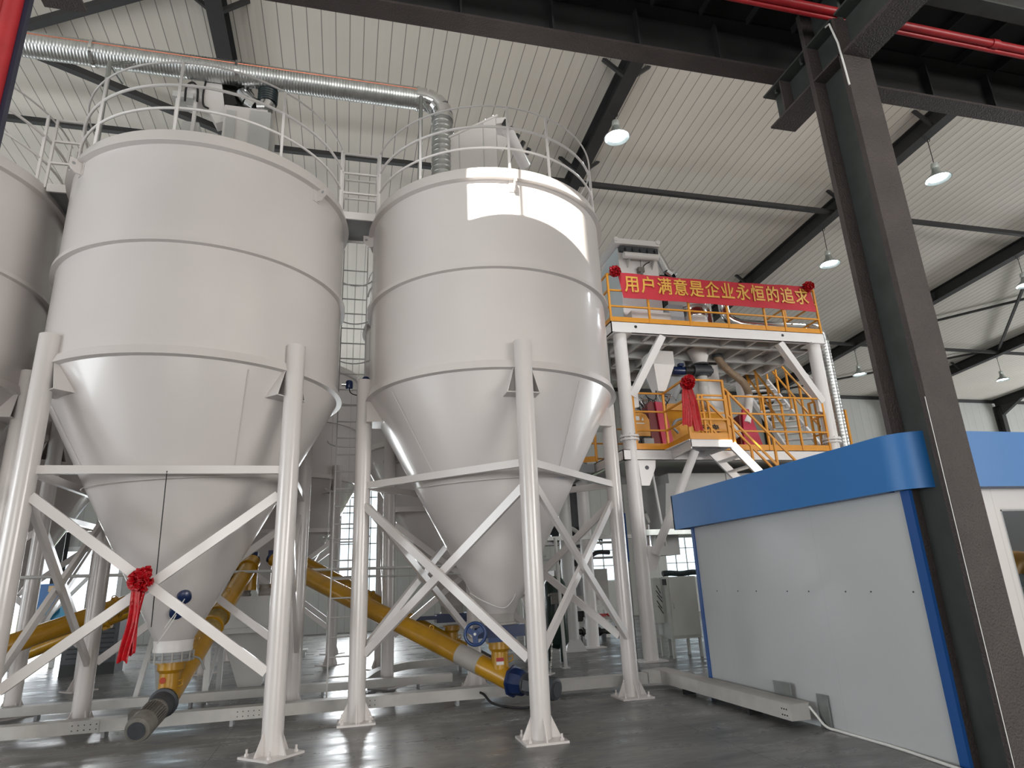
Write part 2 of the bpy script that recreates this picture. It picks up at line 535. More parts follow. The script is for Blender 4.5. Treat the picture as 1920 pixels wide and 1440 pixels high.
# ------------------------------------------------------------------ steel frame
FX = [-9.95, -2.45, 5.1, 12.6, 20.1, 27.6, 35.1]
where = ['over the left end of the silo row', 'over the left silos, beyond the galvanised duct', 'passing behind the silo with the sunlit patch',
         'behind the banner platform, carrying two lit lamps', 'right of the dark column, carrying two small lamps', 'fourth from the banner, ending at the far wall column', 'furthest to the right of the hall']
for k, x in enumerate(FX):
    t = thing('rafter', 'dark steel roof rafter ' + where[k], 'rafter', (x, 5.5, zr(5.5)), 'roof rafters')
    p, q = V3((x, Y0, zr(Y0))), V3((x, Y1 - 0.1, zr(Y1)))
    MB().bar(p + V3((0, 0, .012)), q + V3((0, 0, .012)), 0.27, 0.024).build('bottom_flange', STEELS, t)
    MB().bar(p + V3((0, 0, RD / 2)), q + V3((0, 0, RD / 2)), 0.02, RD - .04).build('web', STEELS, t)
    MB().bar(p + V3((0, 0, RD - .012)), q + V3((0, 0, RD - .012)), 0.27, 0.024).build('top_flange', STEELS, t)
    for j, y in enumerate((9.35, 12.2, 16.6, 22.4)):
        if k in (0, 6): continue
        s = -1 if (j + k) % 2 else 1
        for s in (-1, 1):
            MB().bar((x + s * 0.06, y, zr(y) + .05), (x + s * 0.50, y + .02, zr(y) + RD + 0.01), 0.07, 0.07).build('fly_brace', STEELS, t)
colwhere = {12.6: 'standing behind the platform against the far wall', 20.1: 'against the far wall just left of the big dark column', 27.6: 'against the far wall right of the big dark column',
            5.1: 'against the far wall behind the silo legs', -2.45: 'against the far wall between the silo cones', -9.95: 'against the far wall at the open door', 35.1: 'against the far wall at the right end'}
for x in FX:
    t = thing('wall_column', 'dark steel column ' + colwhere[x], 'column', (x, Y1 - .3, 0), 'columns of the far wall')
    MB().ibeam((x, Y1 - .25, 0), (x, Y1 - .25, zr(Y1 - .25)), 0.28, 0.40).build('shaft', STEELS, t)
    MB().prism([(x - .1, Y1 - .46, zr(26.7) + .02), (x - .1, Y1 - .46, zr(26.7) - .55), (x - .1, Y1 - 1.7, zr(25.5) + .02)], (0.2, 0, 0)).build('haunch', STEELS, t)
bayname = ['at the left end of the hall', 'over the silos', 'between the banner and the silo rail', 'right of the banner', 'beyond the dark column', 'at the far right']
for y, rowname in ((12.65, 'strut of the nearer row'), (20.5, 'strut of the farther row')):
    for k in range(6):
        if y == 20.5 and k in (0, 1): continue
        a, b = FX[k] + .02, FX[k + 1] - .02
        solo(MB().bar((a, y, zr(y) + .10), (b, y, zr(y) + .10), 0.11, 0.11), 'roof_strut', STEELS, 'thin dark roof ' + rowname + ' ' + bayname[k], 'strut', ((a + b) / 2, y, zr(y)), 'roof struts')
for (xa, ya), (xb, yb), lab in (((-9.95, 8.95), (-2.45, 12.5), 'dark diagonal roof brace running under the galvanised duct at top left'), ((-9.95, 12.5), (-2.45, 8.95), 'dark diagonal roof brace rising out of the frame at top left'),
                                ((20.1, 20.4), (27.6, 12.8), 'thin dark roof brace slanting up right of the dark column'), ((20.1, 12.8), (27.6, 20.4), 'thin dark roof brace slanting down right of the dark column'),
                                ((20.1, 26.7), (27.6, 20.7), 'thin dark roof brace low by the far eave')):
    w_ = 0.13 if xa < 0 else 0.08
    solo(MB().bar((xa + .15, ya, zr(ya) + .17 + (0.0 if ya < yb else .12)), (xb - .15, yb, zr(yb) + .17 + (0.0 if ya < yb else .12)), w_, w_), 'roof_brace', STEELS, lab, 'brace', ((xa + xb) / 2, (ya + yb) / 2, zr((ya + yb) / 2)), 'roof braces')
# diagonal wall braces seen over the booth
solo(MB().bar((12.75, Y1 - .2, 8.9), (20.0, Y1 - .2, 4.2), 0.1, 0.1), 'wall_brace', STEELS, 'dark diagonal brace on the far wall behind the orange ladder', 'brace', (16.4, Y1 - .2, 6.5))

# the big column beside the booth
def crane_column(xc, name, lab, near, ye=5.57, shift=0.0):
    t = thing('steel_column', lab, 'column', (xc, 4.6, 0), 'columns of the crane runway')
    yf, yb, hw = 4.38, 4.82, 0.172
    MB().mm((xc - hw, yf - .03, 0), (xc + hw, yf + .03, 6.77)).build('near_flange', STEEL, t)
    MB().mm((xc - hw, yb - .03, 2.25), (xc + hw, yb + .03, 7.75)).mm((xc - .11, yb - .03, 0), (xc + hw, yb + .03, 2.25)).build('far_flange', STEEL, t)
    MB().mm((xc - .02, yf + .03, 0), (xc + .02, yb - .03, 7.75)).build('web', STEELW, t)
    MB().mm((xc - hw, yf - .02, 6.79), (xc + hw, yf + .02, 7.24)).build('stiffener', STEEL, t)
    b = MB()
    zt, zb = 7.28, 6.78
    xc += shift
    c = b.mm((xc - .015, 0.5, zb + .01), (xc + .015, yf - .02, zt - .02)).mm((xc - .015, yb + .03, zb + .02), (xc + .015, ye, zt - .02)).mm((xc - .015, yf + .02, zb), (xc + .015, yb - .03, zt)).build('corbel', STEELW, t)
    MB().mm((xc - hw, yb + .03, zb), (xc + hw, ye, zb + .024)).mm((xc - hw, yf + .03, zb), (xc + hw, yb - .03, zb + .024)).build('bottom_flange', STEEL, c)
    MB().mm((xc - hw, 0.5, 6.745), (xc + hw, yf - .03, 6.785)).build('bottom_flange', STEEL, c)
    MB().mm((xc - hw, 0.5, zt - .024), (xc + hw, yf - .03, zt)).mm((xc - hw, yb + .03, zt - .024), (xc + hw, ye + .03, zt)).mm((xc - hw, yf + .03, zt - .024), (xc + hw, yb - .03, zt)).build('top_flange', STEELW, c)
    for y in (ye - .27, 2.9):
        MB().mm((xc - hw + .01, y - .01, zb + .024), (xc + hw - .01, y + .01, zt - .024)).build('rib', STEEL, c)
    for y in (4.98, ye - .12, 3.9):
        for sx in (-1, 1):
            MB().cyl((xc + sx * .1, y, zt - .06), (xc + sx * .1, y, zt - .02), .018, 8).build('bolt', CHROME, c)
    if near:
        MB().tube([(xc - hw - .008, yf - .028, z) for z in (0.0, 1, 2, 3.0)], .0035, 6).tube([(xc - hw - .008, yf - .028, 6.35), (xc - hw - .012, yf - .024, 6.6), (xc - hw - .02, yf - .02, 6.9), (xc - hw - .02, yf + .03, 7.2), (xc - hw + .02, yf + .12, 7.26)], .010, 8).build('wire', PAPER, t)
    return t
crane_column(5.055, 'steel_column', 'tall dark brown steel column standing at the rounded corner of the blue and white booth', True)
crane_column(-2.86, 'steel_column', 'dark steel column cut off by the top left corner behind the red pipe', False, 5.40, .20)

# crane runway: main girder, walkway plate, outer beam
gz = 7.28
t = thing('crane_girder', 'deep black crane runway girder resting on the column corbel across the top', 'girder', (5.05, 5.3, gz))
XA, XB = -17.0, 42.0
MB().mm((XA, 5.17, gz), (XB, 5.40, gz + .03)).build('bottom_flange', STEEL, t)
MB().mm((XA, 5.275, gz + .03), (XB, 5.295, gz + .55)).build('web', STEELS, t)
MB().mm((XA, 5.10, gz + .55), (XB, 5.47, gz + .58)).build('top_flange', STEELS, t)
x = -8.2
while x < 16:
    if abs(x - 5.05) > .25 and abs(x + 2.72) > .25:
        MB().mm((x - .01, 5.175, gz + .03), (x + .01, 5.275, gz + .55)).build('stiffener', STEELS, t)
    x += 1.02
t = thing('walkway_plate', 'black underside of the ribbed walkway plate above the crane girder', 'walkway', (5.05, 4.7, gz + .58))
MB().mm((XA, 4.22, gz + .585), (XB, 5.30, gz + .60)).build('deck_plate', STEELS, t)
x = -8.0
while x < 16:
    MB().mm((x - .01, 4.32, gz + .49), (x + .01, 5.08, gz + .585)).build('rib', STEELS, t)
    x += 0.62
t = thing('outer_beam', 'dark grey outer beam of the crane walkway at the top right', 'beam', (5.05, 4.1, gz))
MB().mm((XA, 4.02, gz + .22), (XB, 4.20, gz + .245)).mm((XA, 4.02, gz + .55), (XB, 4.20, gz + .58)).build('flange', STEELW, t)
MB().mm((XA, 4.09, gz + .245), (XB, 4.105, gz + .55)).build('web', STEELS, t)
# red pipes
t = thing('red_pipe', 'pair of red painted pipes running under the crane walkway at top right', 'pipe', (5.0, 4.5, gz + .1))
MB().tube([(XA, 4.42, gz + .13), (XB, 4.42, gz + .13)], .045, 14).build('pipe', REDP, t)
MB().tube([(XA, 4.475, gz + .092), (XB, 4.475, gz + .092)], .026, 12).build('pipe', REDP, t)
for x in (-1.2, 1.6, 7.2, 8.3):
    MB().cyl((x - .05, 4.42, gz + .13), (x + .05, 4.42, gz + .13), .055, 14).build('coupling', REDP, t)
t = thing('red_downpipe', 'thick red vertical pipe against the dark column at the top left corner', 'pipe', (-2.3, 4.0, 0))
MB().tube([(-2.275, 4.0, 0), (-2.275, 4.0, 7.2)], .055, 16).build('pipe', REDP, t)
MB().tube([(-2.362, 4.03, 0), (-2.362, 4.03, 7.2)], .032, 12).build('pipe', REDP, t)
MB().box((-2.208, 4.03, 3.6), (.026, .05, 7.2)).build('shade_strip', NAVY, t)  # dark strip added as the shaded edge of the red pipe

# pendant lamps
def lamp(x, y, z, drop, lab):
    t = thing('pendant_lamp', lab, 'lamp', (x, y, z), 'high bay lamps')
    MB().lathe([(.05, .30), (.075, .28), (.10, .16), (.26, .02), (.27, 0), (.255, .0), (.09, .15), (.04, .20)], 28, (x, y, z)).build('shade', LAMPS, t)
    MB().lathe([(.0, .02), (.12, .03), (.20, .055), (.15, .10), (0, .12)], 20, (x, y, z - .01)).build('bulb', LAMPG, t)
    MB().lathe([(.0, .42), (.07, .41), (.085, .33), (.07, .28), (0, .28)], 18, (x, y, z)).build('housing', LAMPS, t)
    MB().tube([(x, y, z + .4), (x, y, z + drop)], .009, 6).build('cord', BLACK, t)
    MB().tube([V3((x + .07 * math.cos(a), y, z + drop + .01 + .07 * math.sin(a))) for a in [i * PI / 8 for i in range(16)]], .008, 6, closed=True).build('hook', BLACK, t)
    l = bpy.data.lights.new('lamp_light', 'SPOT')
    l.energy = 260; l.color = (0.86, 0.94, 1.0); l.spot_size = math.radians(150); l.spot_blend = .6; l.shadow_soft_size = .12
    lo = bpy.data.objects.new('lamp_light', l); COL.objects.link(lo)
    lo.parent = t; lo.location = (0, 0, -.06)
for x, y, z, lab in ((5.16, 10.24, 10.30, 'bright pendant lamp between the sunlit silo and the banner, leftmost of the lamps'),
                     (12.66, 9.66, 9.86, 'bright pendant lamp just right of the big dark column'),
                     (12.66, 13.22, 9.58, 'bright pendant lamp above the right end of the banner'),
                     (20.15, 20.7, 9.10, 'small unlit looking pendant lamp left of the dark column above the booth'),
                     (20.15, 13.6, 9.70, 'pendant lamp at the right edge of the frame'),
                     (27.65, 20.7, 9.14, 'small pendant lamp right of the dark column near the far wall'),
                     (20.3, 25.4, 8.3, 'tiny pendant lamp seen through the platform stair rails')):
    lamp(x, y, z, zr(y) - z - .03, lab)
# ------------------------------------------------------------------ silos
SR, ZC, ZM, ZL, ZT = 1.80, 4.13, 5.51, 6.85, 7.04

def pol(cx, cy, r, deg, z):
    a = math.radians(deg)
    return V3((cx + r * math.cos(a), cy + r * math.sin(a), z))

def silo(cx, cy, rot, lab, outlet, rails=(), posts=(), lugs=(), detail=True, seam=True):
    t = thing('silo', lab, 'silo', (cx, cy, 0), 'cement silos')
    n = 96 if detail else 56
    o = (cx, cy, 0)
    MB().lathe([(SR, ZC + .02), (SR, ZL)], n, o).build('shell', SILO, t, 60)
    MB().lathe([(SR, ZM + .06), (SR + .058, ZM + .055), (SR + .062, ZM), (SR, ZM - .004)], n, o).build('flange_ring', SILO, t)
    MB().lathe([(SR, ZC + .11), (SR + .03, ZC + .105), (SR + .062, ZC), (SR - .03, ZC - .012)], n, o).build('flange_ring', SILO, t)
    MB().lathe([(SR - .01, ZL - .012), (SR + .072, ZL), (SR + .066, ZL + .03), (SR + .012, ZT), (SR - .05, ZT), (SR - .05, ZT - .06), (.3, ZT + .10), (0.0, ZT + .10)], n, o).build('top_rim', SILO, t, 30)
    zo, ro = outlet
    MB().lathe([(SR - .005, ZC + .02), (SR - .01, ZC - .01), (ro, zo), (ro - .015, zo)], n, o).build('cone', SILO, t, 60)
    if seam:
        s = MB()
        for dz, off in ((2.95, 0),):
            r = ro + (SR - ro) * (dz - zo) / (ZC - zo)
            s.tube([pol(cx, cy, r + .002, a, dz + .10 * math.sin(math.radians(a * 1.0 + 40))) for a in range(0, 360, 6)], .005, 5, closed=True)
        for a in (-150, -62, 30):
            s.tube([pol(cx, cy, SR - .02, a, ZC - .06), pol(cx, cy, ro + (SR - ro) * (3.0 - zo) / (ZC - zo) + .004, a + 6, 3.0)], .005, 5)
        s.build('weld_seam', SILO, t)
    lr = 1.865
    ang = [rot + 90 * k for k in range(4)]
    P = [pol(cx, cy, lr, a, 0) for a in ang]
    for k, a in enumerate(ang):
        p = P[k]
        rad = V3((math.cos(math.radians(a)), math.sin(math.radians(a)), 0)); tan = V3((-rad.y, rad.x, 0))
        lg = MB().cyl(p + V3((0, 0, .02)), p + V3((0, 0, 4.47)), .11, 28 if detail else 18).build('leg', SILO, t)
        R = Matrix.Rotation(math.radians(a), 3, 'Z')
        MB().box(p + V3((0, 0, .011)), (.46, .46, .022), R).build('base_plate', SILO, lg)
        for d in (rad, -rad, tan, -tan):
            q = p + V3((0, 0, .022))
            nn = d.cross(V3((0, 0, 1)))
            MB().prism([q + d * .10 - nn * .008, q + d * .215 - nn * .008, q + d * .205 - nn * .008 + V3((0, 0, .02)), q + d * .10 - nn * .008 + V3((0, 0, .235))], nn * .016).build('gusset', SILO, lg)
        if detail:
            for e in ((1, 1), (1, -1), (-1, 1), (-1, -1)):
                q = p + rad * e[0] * .17 + tan * e[1] * .17
                MB().cyl(q, q + V3((0, 0, .085)), .012, 8).cyl(q + V3((0, 0, .022)), q + V3((0, 0, .045)), .022, 6).build('anchor_bolt', SILO, lg)
        # bracket box between leg and cone
        def cr(z): return ro + (SR - ro) * (z - zo) / (ZC - zo)
        b = MB()
        zb = 3.82
        ins = cr(zb) - .02
        out = [(lr - .03, ZC), (lr - .03, zb), (ins, zb), (SR - .02, ZC)]
        for sgn in (-1, 1):
            off0 = tan * sgn * .11; off1 = tan * sgn * .20
            pp = [V3((cx, cy, 0)) + rad * r_ + V3((0, 0, z_)) + (off1 if z_ == zb else off0) for r_, z_ in out]
            b.prism(pp, tan * sgn * .012)
        c0 = V3((cx, cy, zb)) + rad * ((lr - .03 + ins) / 2)
        b.box(c0, (lr - .03 - ins, .42, .012), R)
        b.build('bracket', SILO, t)
    for k in range(4):
        p, q = P[k], P[(k + 1) % 4]
        d = (q - p).normalized()
        nout = V3((d.y, -d.x, 0))
        a, b = p + d * .10, q - d * .10
        MB().bar(a + V3((0, 0, 2.945)), b + V3((0, 0, 2.945)), .06, .09).build('ring_beam', SILO, t)
        for (z0, z1, off) in ((2.66, .80, .028), (.80, 2.66, -.028)):
            MB().bar(a + V3((0, 0, z0)) + nout * off, b + V3((0, 0, z1)) + nout * off, .05, .10).build('cross_brace', SILO, t)
    # guard rail
    if rails:
        a0, a1 = rails
        for z, r in ((7.39, .017), (7.74, .019), (8.09, .013)):
            MB().tube([pol(cx, cy, 1.77, a0 + (a1 - a0) * i / 60, z) for i in range(61)], r, 8).build('guard_rail', WHITE, t)
        for a in posts:
            MB().bar(pol(cx, cy, 1.78, a, 6.96), pol(cx, cy, 1.77, a, 8.10), .032, .032).build('rail_post', WHITE, t)
    for a in lugs:
        p = pol(cx, cy, SR + .02, a, 6.80)
        R = Matrix.Rotation(math.radians(a), 3, 'Z')
        m = MB()
        rad = R @ V3((1, 0, 0)); tan = R @ V3((0, 1, 0))
        m.prism([p + V3((0, 0, .07)) - rad * .02, p + rad * .13 + V3((0, 0, .07)), p + rad * .13 - V3((0, 0, .05)), p + rad * .05 - V3((0, 0, .12)), p - rad * .02 - V3((0, 0, .12))], tan * .02)
        m.box(p - rad * .015 - V3((0, 0, .03)), (.012, .12, .20), R)
        lg = m.build('lifting_lug', SILO, t)
        MB().cyl(p + rad * .085 + tan * .0215, p + rad * .085 - tan * .0015, .022, 12).build('lug_hole', GREYP, lg)
    return t

YS = 9.09
sA = silo(-2.0, YS, 45, 'large white silo with the red bow tied on its front cross brace', (1.10, .215), (-192, 8), (-180, -134, -97, -56, -12, 6), (-140, -37))
sB = silo(2.045, YS, 0, 'large white silo with a sunlit upper side and a blue valve below', (1.20, .225), (-188, 8), (-186, -168, -133, -91, -71, -18, 5), (-90, 178))
sC = silo(-5.94, YS + .08, 0, 'white silo cut off by the left edge of the frame', (1.10, .215), (-180, 8), (-75, -45, -15, 5), (), True, False)
YB = 13.25
silo(-6.05, YB, 45, 'white silo standing behind the silo at the left edge', (1.10, .215), (-180, 8), (-40, -10), (), False, False)
silo(2.045, YB, 45, 'white silo directly behind the one with the blue valve', (1.20, .225), (-180, 8), (-60, -20), (), False, False)
silo(-1.6, 17.3, 45, 'far white silo seen between the legs left of the tall window', (1.10, .215), (), (), (), False, False)

# walkway bridges between the silo tops
def bridge(xa, xb, lab, rails=True):
    t = thing('walkway_bridge', lab, 'walkway', ((xa + xb) / 2, 9.1, 6.9), 'bridges between silo tops')
    MB().mm((xa, 8.80, 6.965), (xb, 9.48, 6.985)).build('deck_plate', GREYP, t)
    MB().mm((xa, 8.775, 6.93), (xb, 8.80, 7.05)).build('edge_beam', WHITE, t)
    MB().mm((xa, 9.48, 6.93), (xb, 9.505, 7.05)).build('edge_beam', WHITE, t)
    if rails:
        for y in (8.80, 9.49):
            for z in (7.39, 7.74, 8.09):
                MB().bar((xa - .05, y, z), (xb + .05, y, z), .028, .028).build('guard_rail', WHITE, t)
            for x in (xa - .03, xb + .03):
                MB().bar((x, y, 6.99), (x, y, 8.1), .03, .03).build('rail_post', WHITE, t)
    return t
bridge(-.21, .255, 'short railed walkway bridge joining the tops of the two large silos')
bridge(-4.12, -3.84, 'walkway bridge joining the left edge silo to the silo with the red bow')

# caged ladder between the silos
t = thing('caged_ladder', 'thin grey caged ladder rising between the two large silos', 'ladder', (0, 10.75, 0))
ly, lx0, lx1 = 10.75, -.22, .20
for x in (lx0, lx1):
    MB().bar((x, ly, .03), (x, ly, 7.9), .05, .02).build('stile', PALE, t)
for k in range(25):
    MB().cyl((lx0, ly, .35 + .28 * k), (lx1, ly, .35 + .28 * k), .012, 8).build('rung', PALE, t)
for k in range(7):
    z = 2.4 + .78 * k
    MB().tube([V3((lx0 + (lx1 - lx0) / 2 + .36 * math.cos(a), ly + .12 + .52 * abs(math.sin(a)) * 1.0, z)) for a in [PI * i / 14 for i in range(15)]], .012, 6).build('cage_hoop', PALE, t)
for a in (35, 90, 145):
    x = (lx0 + lx1) / 2 + .36 * math.cos(math.radians(a)); y = ly + .12 + .52 * math.sin(math.radians(a))
    MB().bar((x, y, 2.4), (x, y, 7.1), .03, .006).build('cage_strap', PALE, t)
# level sensors
for x, y, z, lab in ((-.045, 9.55, 4.55, 'blue level switch with a cable, left of the top of the silo leg'), (.20, 9.62, 4.64, 'blue level switch half hidden behind the top of a silo leg')):
    t = thing('level_switch', lab, 'sensor', (x, y, z), 'level switches')
    MB().lathe([(0, -.075), (.04, -.075), (.055, -.05), (.055, .04), (.04, .06), (0, .065)], 16, (x, y, z)).build('housing', BLUEM, t)
    MB().cyl((x - .11, y, z), (x - .04, y, z), .03, 12).build('neck', CHROME, t)
    MB().tube(bez([(x, y - .02, z - .07), (x + .03, y - .03, z - .14), (x + .12, y - .02, z - .17), (x + .18, y, z - .14)], 12), .009, 6).build('cable', BLACK, t)

# ------------------------------------------------------------------ galvanised duct
DZ, DY, DR = 9.60, 9.12, .185
t = thing('spiral_duct', 'long galvanised spiral duct crossing above the silos and bending down to the sunlit silo', 'duct', (-3, DY, DZ))
prof = []
x = -9.6
m = MB()
pts, rs = [], []
while x < .92:
    for dx, r in ((0, DR), (.024, DR), (.031, DR + .005), (.038, DR)):
        pts.append((x + dx, DY, DZ)); rs.append(r)
    x += .045
m.tube(pts, rs, 28)
m.build('spiral_pipe', GALV, t, 80)
el = MB()
seg = [(.93, DZ), (1.08, DZ), (1.22, DZ - .05), (1.32, DZ - .16), (1.355, DZ - .30), (1.355, DZ - .40)]
for a, b in zip(seg, seg[1:]):
    el.cyl((a[0], DY, a[1]), (b[0], DY, b[1]), DR + .004, 28)
el.build('elbow', CHROME, t, 25)
pts, rs = [], []
z = DZ - .40
while z > 7.0:
    for dz, r in ((0, DR - .01), (.06, DR - .01), (.07, DR - .002), (.08, DR - .01)):
        pts.append((1.355 - (DZ - z) * .012, DY, z - dz)); rs.append(r)
    z -= .10
MB().tube(pts, rs, 28).build('drop_pipe', GALV, t, 80)
for x in (-4.0, -1.95, .93):
    MB().cyl((x - .02, DY, DZ), (x + .02, DY, DZ), DR + .02, 28).build('collar', CHROME, t)
MB().tube([(.93, DY - .0, DZ + .25), (.93, DY, DZ - .25)], .012, 6).build('clamp_rod', CHROME, t)
MB().tube([(-9.6, DY - .176, DZ + .045), (.9, DY - .176, DZ + .045)], .012, 8).build('copper_strip', mat('copper_tape', (.75, .28, .18), .3, .8), t)
for (xa, ya, za), (xb, yb, zb), lab in (((-3.30, 8.02, 7.0), (-3.40, 8.95, DZ - .2), 'galvanised duct support post with a forked top on the silo with the red bow'), ((.83, 7.86, 7.0), (.90, 8.9, DZ - .2), 'galvanised duct support post on the rail of the sunlit silo')):
    t = thing('duct_support', lab, 'support', (xa, ya, za), 'duct support posts')
    zk = 8.58
    MB().cyl((xa, ya, za), (xa + (xb - xa) * .4, ya + .05, zk), .03, 12).build('post', ZINC, t)
    MB().cyl((xa + (xb - xa) * .4, ya + .05, zk - .03), (xb, yb, zb), .022, 10).build('arm', ZINC, t)
    MB().cyl((xa + (xb - xa) * .4, ya + .05, zk - .03), (xb + .16, ya + .3, zk - .12), .018, 8).build('arm', ZINC, t)

# exhaust fan set on the silo with the red bow
fy = 9.45
t = thing('exhaust_fan', 'exhaust fan with a white motor on top of the silo with the red bow', 'fan', (-2.2, fy, 7.1))
MB().lathe([(0, -.16), (.33, -.16), (.36, -.13), (.36, .13), (.33, .16), (0, .16)], 30, (-2.06, fy + .06, 9.32), (0, 1, 0)).build('volute', STEELW, t)
MB().prism([(-2.47, fy - .24, 9.66), (-2.23, fy - .24, 9.66), (-2.13, fy - .24, 9.08), (-2.06, fy - .24, 8.75), (-2.22, fy - .24, 8.68), (-2.42, fy - .24, 9.05)], (0, .20, 0)).build('motor_bracket', WHITE, t)
mo = MB().lathe([(0, -.14), (.13, -.14), (.15, -.11), (.15, .13), (.13, .16), (0, .16)], 24, (-2.60, fy - .05, 9.25), (1, 0, 0)).build('motor', WHITE, t)
MB().box((-2.74, fy - .05, 9.16), (.30, .34, .10)).build('motor_base', PALE, mo)
for dx in (-.20, .06):
    MB().box((-2.62 + dx, fy - .15, 8.15), (.05, .05, 2.0)).build('frame_leg', WHITE, t)
MB().box((-2.60, fy, 8.55), (.24, .3, .34)).build('control_box', PALE, t)
MB().tube(bez([(-2.70, fy - .22, 9.04), (-2.70, fy - .23, 9.30), (-2.62, fy - .23, 9.40), (-2.54, fy - .23, 9.30), (-2.52, fy - .23, 9.05)], 28), .017, 8).build('cable', BLACK, t)
MB().tube(bez([(-2.42, fy - .25, 9.5), (-2.44, fy - .26, 9.2), (-2.42, fy - .26, 8.98), (-2.34, fy - .26, 8.92)], 20), .015, 8).build('cable', BLACK, t)
MB().prism([(-2.19, fy - .2, 9.28), (-2.02, fy - .2, 9.33), (-1.94, fy - .2, 9.12), (-2.15, fy - .2, 9.02)], (0, .3, 0)).build('inlet_box', BLACK, t)
t = thing('filter_cabinet', 'white filter cabinet beside the exhaust fan on the silo with the red bow', 'filter', (-1.8, fy, 7.1))
MB().mm((-2.10, fy - .3, 7.05), (-1.46, fy + .4, 9.0)).build('body', WHITE, t)
MB().prism([(-1.73, fy - .32, 7.05), (-1.71, fy - .32, 7.05), (-1.66, fy - .32, 8.9), (-1.685, fy - .32, 8.92)], (0, .02, 0)).build('rubber_strip', BLACK, t)
MB().mm((-1.70, fy - .34, 7.05), (-1.40, fy + .3, 8.93)).build('door', PALE, t)
MB().mm((-2.06, fy - .315, 7.2), (-1.92, fy - .30, 8.9)).build('panel', PALE, t)
t = thing('flexible_duct', 'silver branch duct with a dark flexible sleeve joining the fan to the spiral duct', 'duct', (-1.5, 9.3, 9.3))
seg = [(-1.86, 9.30, 9.56), (-1.74, 9.28, 9.66), (-1.60, 9.26, 9.66), (-1.50, 9.26, 9.56)]
seg = [(-1.90, 9.2, 9.52), (-1.70, 9.2, 9.62), (-1.56, 9.22, 9.58), (-1.49, 9.24, 9.46)]
m = MB()
for a, b in zip(seg, seg[1:]): m.cyl(a, b, .145, 20)
m.build('upper_elbow', CHROME, t, 25)
pts, rs = [], []
for i in range(13):
    pts.append((-1.49, 9.24, 9.46 - i * .022)); rs.append(.155 if i % 2 else .145)
MB().tube(pts, rs, 24).build('sleeve', TEAL, t, 20)
seg = [(-1.49, 9.24, 9.20), (-1.52, 9.24, 9.10), (-1.64, 9.24, 9.08), (-1.76, 9.26, 9.18), (-1.88, 9.3, 9.36)]
m = MB()
for a, b in zip(seg, seg[1:]): m.cyl(a, b, .13, 18)
m.build('lower_elbow', CHROME, t, 25)

# dust collector on the sunlit silo
t = thing('dust_collector', 'white dust collector with a sloping roof on top of the sunlit silo', 'dust collector', (1.9, 9.2, 7.1))
y0 = 9.0
MB().prism([(1.40, y0, 7.06), (2.26, y0, 7.06), (2.27, y0, 9.32), (2.20, y0, 9.32), (1.40, y0, 8.74)], (0, 1.0, 0)).build('body', WHITE, t)
MB().bar((1.36, y0 + .5, 8.73), (2.30, y0 + .5, 9.37), 1.06, .03).build('roof_panel', WHITE, t)
for x in (1.62, 2.04): MB().mm((x - .006, y0 - .012, 7.1), (x + .006, y0, 8.8 + (x - 1.4) * .7)).build('panel_rib', PALE, t)
MB().prism([(2.28, y0 + .02, 9.34), (2.50, y0 + .02, 9.40), (2.47, y0 + .02, 9.28), (2.28, y0 + .02, 9.22)], (0, .9, 0)).build('cover_flap', WHITE, t)
a = MB().cyl((2.46, y0 - .05, 9.06), (2.88, y0 + .40, 8.70), .10, 18).build('air_tank', WHITE, t)
for i in range(5):
    p = V3((2.42 + .115 * i, y0 + .04 + .06 * i, 9.22 - .085 * i))
    MB().cyl(p, p + V3((.05, -.03, .09)), .045, 10).build('valve', BLACK, a)
MB().prism([(2.28, y0 + .0, 8.98), (2.52, y0, 8.95), (2.38, y0, 8.66), (2.28, y0, 8.72)], (0, .03, 0)).build('bracket', WHITE, t)
for p in ((1.56, y0 + .1, 8.92), (2.12, y0 + .1, 9.30), (2.26, y0 + .1, 9.40)):
    MB().tube([V3(p) + V3((.035 * math.cos(a), 0, .035 * math.sin(a) + .02)) for a in [i * PI / 6 for i in range(12)]], .008, 6, closed=True).build('lifting_ring', CHROME, t)

# ------------------------------------------------------------------ screw conveyors and motors
def gear_motor(p, d, parent, r=.115, L=.62, bodymat=MOTOR, gearmat=BLUEM, up=(0, 0, 1)):
    p, d = V3(p), V3(d).normalized()
    MB().lathe([(0, 0), (.20, 0), (.20, .025), (.17, .03), (.16, .16), (.135, .20), (0, .20)] if gearmat is BLUEM else [(0, 0), (.165, 0), (.165, .03), (.14, .04), (.14, .16), (.125, .20), (0, .20)], 8 if gearmat is BLUEM else 24, p, d).build('gearbox', gearmat, parent, 30)
    q = p + d * .20
    body = MB().lathe([(0, 0), (r * 1.1, 0), (r * 1.1, .03), (r, .035), (r, L * .62), (0, L * .62)], 24, q, d).build('motor', bodymat, parent)
    u, v, _ = basis(d)
    fn = MB()
    for k in range(28):
        a = 2 * PI * k / 28
        o = u * math.cos(a) + v * math.sin(a)
        fn.bar(q + d * .05 + o * (r + .004), q + d * (L * .6) + o * (r + .004), .006, .034, o)
    fn.build('cooling_fins', bodymat, body)
    e = q + d * (L * .60)
    MB().lathe([(r + .012, 0), (r + .024, .01), (r + .024, .15), (r + .012, .19), (r * .85, .20), (0, .20)], 28, e, d).build('fan_cover', bodymat, body)
    MB().lathe([(r * .8, .205), (r * .8, .21), (0, .21)], 20, e, d).build('fan_grille', MOTORD, body)
    side = V3((-1, 0, 0)) if abs(d.x) < .6 else V3((0, -1, 0)); side = (side - d * side.dot(d)).normalized()
    MB().box(q + d * (L * .33) + side * (r + .05), (.09, .12, .12), Matrix((side, d, side.cross(d))).transposed()).build('terminal_box', bodymat, body)
    return body

